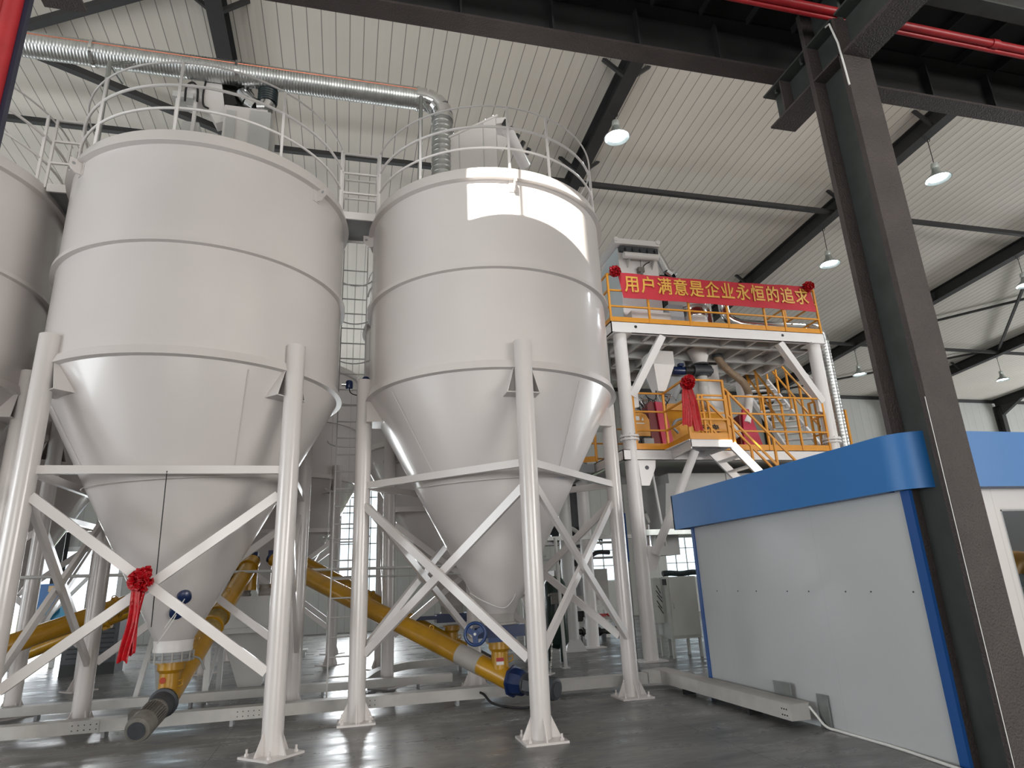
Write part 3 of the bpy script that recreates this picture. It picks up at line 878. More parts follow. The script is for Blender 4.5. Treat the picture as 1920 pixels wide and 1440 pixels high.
def conveyor(p0, p1, r, lab, motor=True, ribs=(.45,), inlet_top=.88, tail=.34, bodymat=MOTOR, mdir=None, mlen=.62, gearmat=BLUEM):
    p0, p1 = V3(p0), V3(p1)
    d = (p1 - p0).normalized()
    L = (p1 - p0).length
    t = thing('screw_conveyor', lab, 'conveyor', tuple(p0), 'yellow screw conveyors')
    MB().cyl(p0 - d * tail, p1, r, 30).build('tube', YELLOW, t)
    for f in ribs:
        q = p0 + d * L * f
        MB().cyl(q - d * .022, q + d * .022, r + .03, 30).build('flange', YELLOW, t)
        MB().bar(q - V3((0, 0, r + .02)) - d * .06, q - V3((0, 0, r + .02)) + d * .06, .10, .05).build('hanger_foot', YELLOW, t)
    for f in (.25, .62):
        q = p0 + d * L * f + V3((0, 0, r + .03)) 
        MB().tube([q + V3((.03 * math.cos(a), 0, .03 * math.sin(a))) for a in [i * PI / 6 for i in range(12)]], .008, 6, closed=True).build('lifting_eye', YELLOW, t)
    sp = MB().cyl(p0 + V3((0, 0, 0)), (p0.x, p0.y, inlet_top - .05), .115, 28).lathe([(.115, inlet_top - .13), (.15, inlet_top - .09), (.15, inlet_top - .02)], 28, (p0.x, p0.y, 0)).build('inlet_spout', YELLOW, t)
    MB().lathe([(.115, -.02), (.18, -.02), (.18, 0), (.115, 0)], 28, (p0.x, p0.y, inlet_top)).build('inlet_flange', YELLOW, sp)
    MB().tube([(p0.x + .11, p0.y - .06, .64 + V3((0, 0, 0)).z), (p0.x + .16, p0.y - .06, .66), (p0.x + .16, p0.y - .06, .60), (p0.x + .11, p0.y - .06, .58)], .010, 6).build('lifting_eye', YELLOW, sp)
    a = p1 - d * .12
    MB().cyl(a, a - V3((0, 0, .42)), r * .92, 26).build('discharge_spout', YELLOW, t)
    MB().cyl(p1, p1 + d * .10, r * .8, 18).box(p1 + d * .05 + V3((0, 0, r * .5)), (.16, .16, .16)).build('end_bearing', BLUEM, t)
    if motor: gear_motor(p0 - d * tail, V3(mdir) if mdir else -d, t, bodymat=bodymat, L=mlen, gearmat=gearmat)
    return t, d
HX, HY = -1.50, 12.55
cvA, dA = conveyor((-2.0, YS, .48), (HX - .10, HY - .15, 2.12), .135, 'yellow screw conveyor under the silo with the red bow, dusty motor at its lower end', ribs=(.42, .5, .93), inlet_top=.86, tail=.12, mlen=.50, mdir=(-.12, -.96, -.24), gearmat=MOTORD)
MB().cyl(V3((-2.0, YS, .48)) + dA * 1.35, V3((-2.0, YS, .48)) + dA * 1.85, .139, 26).build('dust_patch', mat('dusty_yellow', (.42, .30, .10), .7, 0, var=.4, scale=14), cvA)
cvB, dB = conveyor((2.045, YS, .42), (HX + .28, HY - .22, 2.14), .135, 'long yellow screw conveyor under the sunlit silo sloping down to a blue gearbox', ribs=(.54,), inlet_top=.84, tail=.20, bodymat=MOTORD, mdir=(.62, -.78, -.09), mlen=.50)
q = V3((2.045, YS, .42)) + dB * .55
MB().cyl(q - dB * .22, q + dB * .16, .138, 26).build('dust_patch', DUST, cvB)
MB().box((2.02, YS - .116, .62), (.10, .006, .045)).build('red_label', REDP, cvB)
MB().box((2.02, YS - .116, .575), (.10, .006, .04)).build('white_label', PAPER, cvB)
MB().cyl((-2.05, YS - .112, .66), (-2.05, YS - .12, .66), .035, 14).build('red_label', mat('faded_red_label', (.45, .06, .02), .6), cvA)
conveyor((-5.94, YS + .08, .42), (HX - .28, HY - .02, 2.10), .13, 'thick yellow screw conveyor coming in from the left edge of the frame', True, (.63, .9), .86)
conveyor((-6.05, YB, .42), (HX - .30, HY + .25, 2.08), .09, 'thin yellow screw conveyor below the thick one at left', True, (.5,), .80)
conveyor((2.045, YB, .52), (HX + .36, HY + .30, 2.30), .125, 'yellow screw conveyor running behind the long one, from the silo at the back', True, (.5,), .84)

# outlets
t = thing('outlet_sleeve', 'dusty flexible sleeve with clamp ring between the cone with the red bow and its conveyor', 'sleeve', (-2.0, YS, .9))
MB().lathe([(.222, 1.10), (.215, 1.02), (.22, 1.0), (.215, .95)], 28, (-2.0, YS, 0)).build('sleeve', WHITE, t)
m = MB().lathe([(.18, .97), (.235, .97), (.235, .935), (.215, .93), (.215, .895), (.235, .89), (.235, .86), (.15, .86)], 28, (-2.0, YS, 0)).build('clamp_ring', GREYP, t)
for k in range(14):
    p = pol(-2.0, YS, .236, 360 / 14 * k, .86)
    MB().cyl(p, p + V3((0, 0, .11)), .010, 6).build('bolt', DUST, m)
MB().tube(bez([(-1.77, YS, .90), (-1.68, YS - .02, .86), (-1.62, YS - .03, .74)], 8), .012, 6).build('lever', GREYP, t)
for x, y, z, lab in ((-1.84, 8.42, 1.60, 'round dark blue vibrator pad behind the crossing braces, upper of two'), (-1.92, 8.42, 1.43, 'round dark blue vibrator pad behind the crossing braces, lower of two')):
    r_ = .215 + (1.8 - .215) * (z - 1.1) / 3.03
    yy = YS - math.sqrt(max(.01, r_ * r_ - (x + 2.0) ** 2))
    t = thing('aeration_pad', lab, 'pad', (x, yy, z), 'aeration pads')
    nrm = V3((x + 2.0, yy - YS, -.5 * r_)).normalized()
    MB().lathe([(0, .07), (.05, .068), (.075, .05), (.08, 0), (.08, -.03)], 20, (x, yy, z), nrm).build('cap', BLUEM, t)
    MB().tube(bez([V3((x, yy, z)) + nrm * .07, V3((x - .05, yy - .05, z - .16)), V3((x - .16, yy - .06, z - .34))], 10), .006, 5).build('air_hose', PAPER, t)
MB_ = MB().tube([(-2.02, 7.72, 1.9), (-1.93, 8.0, 2.95 - .02)], .004, 5)
t = thing('slide_gate', 'blue slide gate with a handwheel under the cone of the sunlit silo', 'valve', (2.045, YS, 1.0))
MB().lathe([(.225, 1.20), (.215, 1.09), (.24, 1.08), (.24, 1.055), (.2, 1.05)], 28, (2.045, YS, 0)).build('neck', DUST, t)
MB().mm((1.72, YS - .20, .90), (2.36, YS + .20, 1.05)).build('gate_body', BLUEM, t)
MB().mm((1.86, YS - .17, .84), (2.24, YS + .17, .90)).build('lower_flange', BLUEV, t)
hw = V3((1.66, YS - .30, .97)); hd = V3((-.35, -.94, 0)).normalized()
whl = MB()
u, v, _ = basis(hd)
whl.tube([hw + (u * math.cos(a) + v * math.sin(a)) * .135 for a in [i * PI / 16 for i in range(32)]], .022, 10, closed=True)
for k in range(3):
    a = 2 * PI * k / 3 + .5
    whl.bar(hw, hw + (u * math.cos(a) + v * math.sin(a)) * .13, .07, .02, hd)
whl.cyl(hw - hd * .02, hw + hd * .03, .045, 14)
wo = whl.build('handwheel', BLUEV, t)
MB().cyl(hw + hd * .03, hw + hd * .045, .018, 10).build('spindle_nut', PAPER, wo)
MB().cyl(hw, hw - hd * .30, .028, 12).box(hw - hd * .25, (.14, .16, .12)).build('spindle', BLUEM, t)
t = thing('slide_gate', 'dark blue slide gate under the silo at the back, above the second conveyor', 'valve', (2.045, YB, 1.0))
MB().mm((1.72, YB - .20, .90), (2.36, YB + .20, 1.06)).mm((1.30, YB - .26, .97), (1.80, YB - .16, 1.04)).build('gate_body', BLUEM, t)
MB().lathe([(.225, 1.20), (.215, 1.09), (.24, 1.06), (.2, 1.05)], 24, (2.045, YB, 0)).build('neck', DUST, t)

# hopper that the conveyors feed
t = thing('weigh_hopper', 'white weigh hopper fed by the yellow conveyors, behind the silo legs', 'hopper', (HX, HY, 0))
MB().mm((HX - .42, HY - .42, 1.0), (HX + .42, HY + .42, 1.55)).build('body', PALE, t)
MB().frustum((HX, HY, .12), (.36, .36), (HX, HY, 1.0), (.92, .92)).build('funnel', PALE, t)
MB().mm((HX - .5, HY - .5, .98), (HX + .5, HY - .45, 1.06)).mm((HX - .5, HY + .45, .98), (HX + .5, HY + .5, 1.06)).mm((HX - .5, HY - .5, .98), (HX - .45, HY + .5, 1.06)).mm((HX + .45, HY - .5, .98), (HX + .5, HY + .5, 1.06)).build('rim_frame', PALE, t)
MB().prism([(HX - .66, HY - .3, 1.06), (HX - .42, HY - .3, 1.06), (HX - .42, HY - .3, 1.9), (HX - .52, HY - .3, 1.9)], (0, .6, 0)).build('side_chute', PALE, t)
for dx, dy in ((-.24, -.16), (.16, -.2), (-.24, .22), (.18, .22)):
    MB().lathe([(.11, 1.55), (.12, 1.58), (.10, 1.62), (.12, 1.66), (.10, 1.70), (.12, 1.74)], 18, (HX + dx, HY + dy, 0)).build('inlet_sleeve', DUST, t)
for dx in (-.6, .6):
    for dy in (-.6, .6):
        MB().bar((HX + dx, HY + dy, 0), (HX + dx, HY + dy, 1.02), .08, .08).build('leg', PALE, t)
MB().bar((HX - .6, HY - .6, 1.02), (HX + .6, HY - .6, 1.02), .08, .08).bar((HX - .6, HY + .6, 1.02), (HX + .6, HY + .6, 1.02), .08, .08).bar((HX - .6, HY - .6, 1.02), (HX - .6, HY + .6, 1.02), .08, .08).bar((HX + .6, HY - .6, 1.02), (HX + .6, HY + .6, 1.02), .08, .08).bar((HX - .6, HY - .6, .12), (HX - .6, HY + .6, .98), .05, .05).build('frame', PALE, t)

# ------------------------------------------------------------------ red silk bows
def silk_ball(c, r, n, seed):
    rnd = random.Random(seed)
    m = MB()
    c = V3(c)
    m.lathe([(0, -r * .5), (r * .36, -r * .36), (r * .5, 0), (r * .36, r * .36), (0, r * .5)], 14, c)
    for i in range(n):
        z = 1 - 2 * (i + .5) / n
        a = i * 2.399963
        s = math.sqrt(max(0, 1 - z * z))
        d = V3((s * math.cos(a), s * math.sin(a), z))
        u, v, _ = basis(d)
        rot = rnd.random() * PI
        u, v = u * math.cos(rot) + v * math.sin(rot), v * math.cos(rot) - u * math.sin(rot)
        k = rnd.uniform(.72, 1.15)
        w_, h_ = r * rnd.uniform(.42, .6), r * rnd.uniform(.18, .30)
        N = 6
        vs, fs = [], []
        for j in range(N + 1):
            x = -1 + 2 * j / N
            wav = math.sin(j * 1.9 + i) * .16
            base = c + d * r * .45 + u * w_ * x * .55 + v * r * wav * .4
            top = c + d * r * k * (1 - .22 * x * x) + u * w_ * x + v * r * (wav + rnd.uniform(-.08, .08))
            mid = (base + top) / 2 + v * h_ * .6
            vs += [base, mid, top + v * h_ * .3, top + v * h_ * .3 + v * .006, mid + v * .012, base + v * .01]
        for j in range(N):
            for q in range(6):
                fs.append((j * 6 + q, j * 6 + (q + 1) % 6, (j + 1) * 6 + (q + 1) % 6, (j + 1) * 6 + q))
        m.add(vs, fs)
    return m

def ribbon(top, bot, w0, w1, seed, nrm=(0, -1, 0), wave=.02):
    rnd = random.Random(seed)
    top, bot, nrm = V3(top), V3(bot), V3(nrm).normalized()
    d = bot - top
    side = d.normalized().cross(nrm).normalized()
    NU, NV = 10, 22
    vs, fs = [], []
    for layer in (0, .006):
        for j in range(NV + 1):
            f = j / NV
            w_ = w0 + (w1 - w0) * min(1, f * 1.4)
            for i in range(NU + 1):
                x = i / NU - .5
                n_ = wave * (math.sin(x * 15 + seed) * (.6 + .5 * f) + .5 * math.sin(f * 5 + x * 5 + seed))
                vs.append(top + d * f + side * x * w_ + nrm * (n_ + layer) + side * .012 * math.sin(f * 6 + seed) + V3((0, 0, .015 * math.sin(x * 8 + seed) * f)))
    st = (NV + 1) * (NU + 1)
    for j in range(NV):
        for i in range(NU):
            a = j * (NU + 1) + i
            fs.append((a, a + 1, a + NU + 2, a + NU + 1))
            fs.append((st + a, st + a + NU + 1, st + a + NU + 2, st + a + 1))
    for i in range(NU):
        a = NV * (NU + 1) + i
        fs.append((a, a + 1, st + a + 1, st + a)); fs.append((i, st + i, st + i + 1, i + 1))
    for j in range(NV):
        a = j * (NU + 1)
        fs.append((a, a + NU + 1, st + a + NU + 1, st + a)); b = a + NU
        fs.append((b, st + b, st + b + NU + 1, b + NU + 1))
    return MB().add(vs, fs)

fx, fy_, fz = -2.065, 7.63, 1.765
t = thing('silk_bow', 'red silk bow with hanging tails tied where the braces cross under the left large silo', 'bow', (fx, fy_, fz), 'red silk bows')
silk_ball((fx, fy_, fz), .125, 46, 3).build('rosette', SILK, t, 60)
silk_ball((fx + .055, fy_, fz + .085), .065, 22, 8).build('loop', SILK, t, 60)
ribbon((fx - .01, fy_, fz - .08), (fx - .055, fy_, 1.0), .085, .10, 2, wave=.012).build('ribbon_tail', SILK, t, 60)
ribbon((fx + .015, fy_ + .03, fz - .08), (fx - .02, fy_ + .03, 1.06), .07, .085, 5, wave=.012).build('ribbon_tail', SILK, t, 60)
t = thing('chain', 'thin steel pull chain hanging between the braces below the red bow', 'chain', (-1.72, 8.7, 1.2))
MB().tube([(-1.955, 7.74, 2.93), (-1.985, 7.9, 2.2), (-1.99, 7.98, 1.30)], .006, 5).build('cord', BLACK, t)

# ------------------------------------------------------------------ cable trays on the floor
t = thing('cable_tray', 'long white covered cable tray lying along the floor in front of the silos', 'cable tray', (0, 9.68, 0), 'floor cable trays')
MB().mm((-9.0, 9.60, .07), (4.40, 9.80, .205)).build('trough', TRAY, t)
MB().mm((-9.0, 9.595, .205), (4.40, 9.805, .213)).build('lid', TRAY, t)
x = -8.6
while x < 4.4:
    MB().mm((x - .02, 9.62, 0), (x + .02, 9.78, .07)).build('foot', GREYP, t)
    x += 1.45
for x in (-3.0, -1.15, .30, 2.6):
    m = MB().mm((x - .16, 9.594, .075), (x + .16, 9.60, .20)).build('joint_plate', TRAY, t)
    for i in range(5):
        for z in (.11, .165):
            MB().cyl((x - .13 + .065 * i, 9.589, z), (x - .13 + .065 * i, 9.596, z), .007, 6).build('rivet', BLACK, m)
t = thing('cable_tray', 'grey dusty cable tray end piece lying against the white booth wall', 'cable tray', (4.7, 8.2, 0), 'floor cable trays')
MB().mm((4.60, 6.56, .075), (4.83, 9.86, .235)).build('trough', TRAY, t)
MB().mm((4.595, 6.555, .235), (4.835, 9.865, .243)).build('lid', DUST, t)
MB().mm((4.41, 9.58, .075), (4.60, 9.84, .235)).build('corner_piece', TRAY, t)
for y in (7.40, 8.95): MB().mm((4.62, y - .025, 0), (4.80, y + .025, .075)).build('foot', BLACK, t)
m = MB().mm((4.594, 6.60, .09), (4.60, 6.72, .22)).build('joint_plate', TRAY, t)
for y in (6.62, 6.66, 6.70):
    for z in (.12, .18): MB().cyl((4.588, y, z), (4.596, y, z), .008, 6).build('rivet', BLACK, m)
MB().box((4.86, 7.02, .30), (.012, .30, .16)).build('end_flap', ZINC, t)
MB().box((4.90, 6.42, .17), (.012, .16, .32)).build('side_flap', ZINC, t)
t = thing('power_cable', 'pale cable running from the tray end along the foot of the booth wall', 'cable', (4.88, 6.2, 0))
MB().tube(bez([(4.83, 6.56, .20), (4.86, 6.50, .12), (4.88, 6.40, .03), (4.905, 6.2, .014), (4.90, 5.5, .014), (4.84, 4.9, .014), (4.80, 4.4, .014), (4.7, 3.0, .014)], 40), .013, 8).build('sheath', PAPER, t)
solo(MB().tube(bez([(1.86, 9.585, .15), (1.90, 9.50, .13), (1.98, 9.36, .04), (2.15, 9.15, .014), (2.35, 8.93, .02), (2.52, 8.74, .10), (2.60, 8.68, .24)], 40), .016, 8), 'motor_cable', BLACK, 'black motor cable looping from the tray to the motor under the sunlit silo', 'cable', (2.1, 9.2, 0))
t = thing('cable_tray', 'second white floor tray farther back between the rear silo legs', 'cable tray', (-1, 11.45, 0), 'floor cable trays')
MB().mm((-8.5, 11.36, .08), (1.75, 11.56, .20)).build('trough', TRAY, t)
for x in (-8, -6, -4.2, -2.2, -.3, 1.2): MB().mm((x - .02, 11.4, 0), (x + .02, 11.52, .08)).build('foot', GREYP, t)
t = thing('cable_tray', 'curved floor tray bending round the silo leg at the back', 'cable tray', (.6, 13.2, 0), 'floor cable trays')
pts = bez([(.30, 11.6, .14), (.55, 12.4, .16), (.95, 13.0, .18), (1.6, 13.3, .18), (4.0, 13.5, .18)], 24)
m = MB()
for a, b in zip(pts, pts[1:]): m.bar(a, b, .18, .13)
m.build('trough', TRAY, t)
for p in ((.7, 12.6), (2.2, 13.35), (3.6, 13.46)): MB().mm((p[0] - .03, p[1] - .03, 0), (p[0] + .03, p[1] + .03, .12)).build('foot', GREYP, t)

solo(MB().tube([(-6.2, 11.78, 1.99), (-1.0, 11.78, 1.935), (3.5, 11.78, 1.90)], .026, 10), 'conduit', PALE, 'thin horizontal conduit fixed across the rear silo legs at the height of the conveyors', 'conduit', (0, 11.78, 1.9))
solo(MB().tube([(-.9, 11.80, 1.80), (3.5, 11.80, 1.76)], .015, 8), 'conduit', PALE, 'thinner conduit just below the horizontal one on the rear silo legs', 'conduit', (1, 11.8, 1.8))

solo(MB().tube(bez([(1.60, 8.80, 1.48), (1.77, 8.72, 1.37), (2.02, 8.70, 1.275), (2.16, 8.74, 1.36), (2.24, 8.80, 1.48)], 20), .006, 6), 'tie_wire', PAPER, 'pale wire looped round the cone just above the blue handwheel valve', 'wire', (2.0, 8.75, 1.4))
t = thing('lifting_chain', 'thin steel chain hanging to the grey motor behind the front leg of the sunlit silo', 'chain', (2.6, 8.6, .4))
m = MB()
for k in range(14):
    z = .38 + .04 * k
    m.bar((2.585 + .005 * k, 8.6, z), (2.588 + .005 * k, 8.6, z + .034), .016 if k % 2 else .006, .006 if k % 2 else .016)
m.build('link', CHAIN, t)
t = thing('support_trestle', 'pale narrow trestle standing on the floor behind the ribbon of the red bow', 'trestle', (-3.2, 12.6, 0))
for p in ((-3.17, 12.2, 0), (-3.0, 13.0, 0)): MB().bar(p, (-3.02, 12.4, 1.12), .07, .07).build('leg', PALE, t)
MB().box((-3.02, 12.4, 1.14), (.3, .2, .05)).build('head_plate', PALE, t)
# ------------------------------------------------------------------ control booth
t = thing('control_booth', 'white panel booth with a blue fascia and a window beside the dark column', 'booth', (4.93, 4.9, 0))
MB().mm((4.93, 4.862, 0), (4.99, 8.72, 2.32)).build('side_wall', BOOTH, t)
MB().mm((5.24, 4.74, 0), (5.86, 4.80, 2.32)).mm((5.86, 4.74, 2.05), (8.2, 4.80, 2.32)).mm((5.86, 4.74, 0), (8.2, 4.80, .85)).mm((8.2, 4.74, 0), (9.6, 4.80, 2.32)).build('front_wall', BOOTHX, t)
MB().mm((4.95, 8.66, 0), (9.6, 8.72, 2.32)).mm((9.55, 4.8, 0), (9.6, 8.66, 2.32)).build('back_wall', BOOTHX, t)
MB().mm((4.900, 4.765, 0), (4.935, 4.862, 2.243)).build('corner_trim', BLUED, t)
MB().mm((4.915, 8.66, 0), (4.995, 8.735, 2.30)).build('corner_trim', BLUED, t)
outer = [V3((5.04, 4.60, 0))] + arc((5.12, 4.92, 0), .32, 250, 180, 8)[1:] + [V3((4.80, 9.02, 0))]
def off(path, w):
    out = []
    for i, p in enumerate(path):
        a, b = path[max(0, i - 1)], path[min(len(path) - 1, i + 1)]
        d = (b - a).normalized()
        out.append(p + V3((d.y, -d.x, 0)) * w)
    return out
inner = off(outer, -.03)
if inner[-1].x < outer[-1].x: inner = off(outer, .03)
m = MB(); n = len(outer)
vs = [p + V3((0, 0, 2.245)) for p in outer] + [p + V3((0, 0, 2.755)) for p in outer] + [p + V3((0, 0, 2.755)) for p in inner] + [p + V3((0, 0, 2.245)) for p in inner]
fs = []
for i in range(n - 1):
    for k in range(4):
        a, b = k * n, ((k + 1) % 4) * n
        fs.append((a + i, b + i, b + i + 1, a + i + 1))
fs += [(0, 3 * n, 2 * n, n), (n - 1, 2 * n - 1, 3 * n - 1, 4 * n - 1)]
m.add(vs, fs)
m.mm((5.24, 4.59, 2.245), (9.7, 4.62, 2.755)).mm((4.80, 8.99, 2.245), (9.7, 9.02, 2.755)).build('fascia', BLUE, t, 40)
MB().mm((4.83, 4.95, 2.245), (4.93, 9.0, 2.262)).mm((5.24, 4.62, 2.245), (9.7, 4.75, 2.262)).mm((4.83, 8.72, 2.245), (9.7, 9.0, 2.262)).build('soffit', BLUED, t)
m = MB()
for y in (8.25, 7.75, 7.35, 6.75, 6.38, 5.82, 5.48, 4.98):
    m.cyl((4.924, y, 1.363), (4.932, y, 1.363), .008, 8)
m.build('screw_head', MOTORD, t)
wf = MB()
for a, b in (((5.86, 2.05), (8.2, 2.05)), ((5.86, .85), (8.2, .85)), ((5.86, .85), (5.86, 2.05)), ((8.2, .85), (8.2, 2.05)), ((7.0, .85), (7.0, 2.05))):
    wf.bar((a[0], 4.755, a[1]), (b[0], 4.755, b[1]), .03, .03)
wf = wf.build('window_frame', GREYP, t)
MB().mm((5.87, 4.765, .86), (8.2, 4.775, 2.04)).build('pane', GLASS, wf)
# what shows through the booth window
t = thing('yellow_robot', 'bright yellow machine arm seen through the booth window', 'machine', (6.9, 6.1, 0))
MB().lathe([(.32, 0), (.32, .5), (.24, .6), (.24, 1.1), (0, 1.15)], 20, (6.62, 5.6, 0)).build('base', MIXER, t)
MB().tube(bez([(6.62, 5.6, 1.1), (6.62, 5.5, 1.4), (6.8, 5.5, 1.56), (7.1, 5.5, 1.45)], 12), [.14] * 13, 14).build('arm', MIXER, t)
MB().box((6.60, 5.36, 1.40), (.16, .14, .12)).build('joint_cover', MOTORD, t)
t = thing('wall_cabinet', 'grey cabinet seen through the booth window', 'cabinet', (7.6, 8.3, 1.4))
MB().mm((7.0, 8.2, 1.2), (8.6, 8.6, 2.2)).build('body', GREYP, t)
MB().mm((7.1, 8.18, 1.35), (7.6, 8.2, 1.65)).build('screen', CABINET, t)

# ------------------------------------------------------------------ steel tower platform
PX0, PX1, PY0, PY1 = 5.62, 11.28, 12.42, 15.9
ZD, ZMD = 7.14, 4.20
t = PT = thing('steel_platform', 'two storey white steel platform with orange rails and the red banner', 'platform', (5.85, 12.5, 0))
for x, y in ((5.86, 12.55), (11.02, 12.55), (5.86, 15.7), (11.02, 15.7)):
    p = MB().cyl((x, y, 0), (x, y, 6.87), .15, 28).build('post', WHITE, t)
    MB().cyl((x, y, 4.40), (x, y, 4.44), .21, 24).cyl((x, y, 4.47), (x, y, 4.51), .21, 24).build('splice_flange', WHITE, p)
    m = MB()
    for k in range(10):
        q = pol(x, y, .185, 36 * k, 4.38)
        m.cyl(q, q + V3((0, 0, .16)), .014, 6)
    m.build('bolt', PALE, p)
    MB().box((x, y, 6.86), (.42, .42, .025)).build('cap_plate', WHITE, p)
    MB().box((x, y, .012), (.5, .5, .024)).build('base_plate', WHITE, p)
def frame_beams(z0, z1, name):
    m = MB()
    h = z1 - z0
    for y in (PY0, PY1):
        s = 1 if y == PY0 else -1
        m.mm((PX0, y, z0), (PX1, y + s * .02, z1)).mm((PX0, y, z0), (PX1, y + s * .10, z0 + .015)).mm((PX0, y, z1 - .015), (PX1, y + s * .10, z1))
    for x in (PX0, PX1):
        s = 1 if x == PX0 else -1
        m.mm((x, PY0, z0), (x + s * .02, PY1, z1)).mm((x, PY0, z0), (x + s * .10, PY1, z0 + .015)).mm((x, PY0, z1 - .015), (x + s * .10, PY1, z1))
    return m.build(name, WHITE, t)
frame_beams(6.87, 7.14, 'edge_beam')
bp = frame_beams(3.96, 4.19, 'edge_beam')
m = MB()
for x, z in ((6.22, 7.03), (10.08, 7.03)): m.cyl((x, PY0 - .006, z), (x, PY0 + .004, z), .035, 16)
m.build('bolt_hole', BLACK, t)
DK = MB().mm((PX0, PY0 + .02, ZD - .03), (PX1, PY1, ZD - .005)).build('deck_plate', PALE, t)
for x in (6.15, 6.65, 7.32, 7.90, 8.75, 9.45, 10.1, 10.7):
    MB().mm((x - .035, PY0 + .02, 6.90), (x + .035, PY1 - .02, 6.915)).mm((x - .008, PY0 + .02, 6.915), (x + .008, PY1 - .02, ZD - .03)).build('joist', PALE, DK)
for y in (13.05, 14.05, 14.9):
    MB().mm((PX0 + .02, y - .04, 6.875), (PX1 - .02, y + .04, 6.89)).mm((PX0 + .02, y - .01, 6.89), (PX1 - .02, y + .01, ZD - .03)).build('cross_joist', PALE, DK)
MB().mm((PX0, PY0 + .02, ZMD - .03), (PX1, PY1, ZMD - .005)).build('deck_plate', PALE, t)
for xa, xb in ((6.88, 5.98), (10.0, 10.90)):
    MB().bar((xa, 12.5, 6.85), (xb, 12.5, 5.38), .16, .16, (0, 1, 0)).build('knee_brace', WHITE, t)
    s = 1 if xb < xa else -1
    MB().prism([(xb - s * .02, 12.45, 5.62), (xb + s * .14, 12.45, 5.60), (xb + s * .14, 12.45, 5.15), (xb - s * .02, 12.45, 5.10)], (0, .10, 0)).build('gusset_plate', WHITE, t)
MB().bar((11.02, 13.6, 6.8), (11.02, 12.75, 5.9), .14, .14).build('knee_brace', WHITE, t)
MB().prism([(5.95, 12.43, 3.97), (6.36, 12.43, 3.97), (6.34, 12.43, 3.80), (6.16, 12.43, 3.42), (5.98, 12.43, 3.42)], (0, .03, 0)).build('gusset_plate', WHITE, t)
MB().cyl((6.14, 12.425, 3.80), (6.14, 12.435, 3.80), .045, 16).build('plate_hole', MOTORD, t)
MB().prism([(5.98, 12.46, 2.20), (6.20, 12.46, 2.14), (6.26, 12.46, 1.98), (6.12, 12.46, 1.70), (5.98, 12.46, 1.66)], (0, .03, 0)).build('gusset_plate', WHITE, t)
MB().cyl((6.13, 12.44, 2.02), (6.88, 11.66, 4.02), .085, 20).build('raking_strut', WHITE, t)
# rails
def rail(path, zs, z0, posts, name='guard_rail', toe=True, th=.036):
    r = MB()
    P = [V3(p) for p in path]
    for z in zs:
        for a, b in zip(P, P[1:]): r.bar(a + V3((0, 0, z)), b + V3((0, 0, z)), th, th)
    r = r.build(name, ORANGE, t)
    for p in posts:
        MB().bar((p[0], p[1], z0), (p[0], p[1], zs[-1] + th / 2), .045, .045).build('rail_post', ORANGE, r)
    if toe:
        for a, b in zip(P, P[1:]):
            MB().bar(a + V3((0, 0, z0 + .065)), b + V3((0, 0, z0 + .065)), .012, .13).build('toe_board', ORANGE, r)
xs = [5.65, 6.62, 7.66, 8.68, 9.70, 10.24, 11.24]
rail([(5.65, 12.46, 0), (11.24, 12.46, 0)], (7.53, 7.93, 8.33), ZD, [(x, 12.46) for x in xs])
rail([(11.24, 12.46, 0), (11.24, 15.85, 0)], (7.53, 7.93, 8.33), ZD, [(11.24, y) for y in (13.6, 14.7, 15.85)])
rail([(5.65, 12.46, 0), (5.65, 15.85, 0)], (7.53, 7.93, 8.33), ZD, [(5.65, y) for y in (13.6, 14.7, 15.85)])
rail([(5.65, 15.85, 0), (11.24, 15.85, 0)], (7.53, 7.93, 8.33), ZD, [(x, 15.85) for x in (7.0, 8.4, 9.8)])
rail([(5.98, 12.46, 0), (6.72, 12.46, 0), (6.66, 11.40, 0), (7.55, 11.40, 0)], (4.62, 5.04, 5.46), ZMD, [(5.98, 12.46), (6.72, 12.46), (6.66, 11.40), (7.55, 11.40)])
rail([(7.55, 12.46, 0), (10.86, 12.46, 0)], (4.64, 5.05, 5.46), ZMD, [(x, 12.46) for x in (7.58, 7.68, 8.30, 9.25, 10.12, 10.86)])
rail([(10.86, 12.46, 0), (10.86, 12.9, 0)], (4.64, 5.05, 5.46), ZMD, [(10.86, 12.9)])
rail([(5.70, 15.85, 0), (9.2, 15.85, 0)], (4.64, 5.05, 5.46), ZMD, [(x, 15.85) for x in (6.4, 7.4, 8.4, 9.2)])
rail([(4.95, 14.2, 0), (5.60, 13.9, 0)], (4.64, 5.05, 5.46), ZMD, [(4.95, 14.2), (5.3, 14.05), (5.60, 13.9)])
# landing
MB().mm((6.63, 11.37, 4.04), (7.58, 11.39, 4.19)).mm((7.56, 11.39, 4.04), (7.58, 12.42, 4.19)).mm((6.60, 11.37, 4.17), (7.58, 12.42, 4.19)).prism([(6.63, 11.37, 4.0), (6.63, 11.37, 4.19), (6.74, 12.42, 4.19), (6.74, 12.42, 3.97)], (.02, 0, 0)).mm((6.7, 11.8, 4.08), (7.56, 11.84, 4.17)).mm((6.95, 11.4, 4.10), (6.99, 12.42, 4.17)).build('landing', WHITE, t)

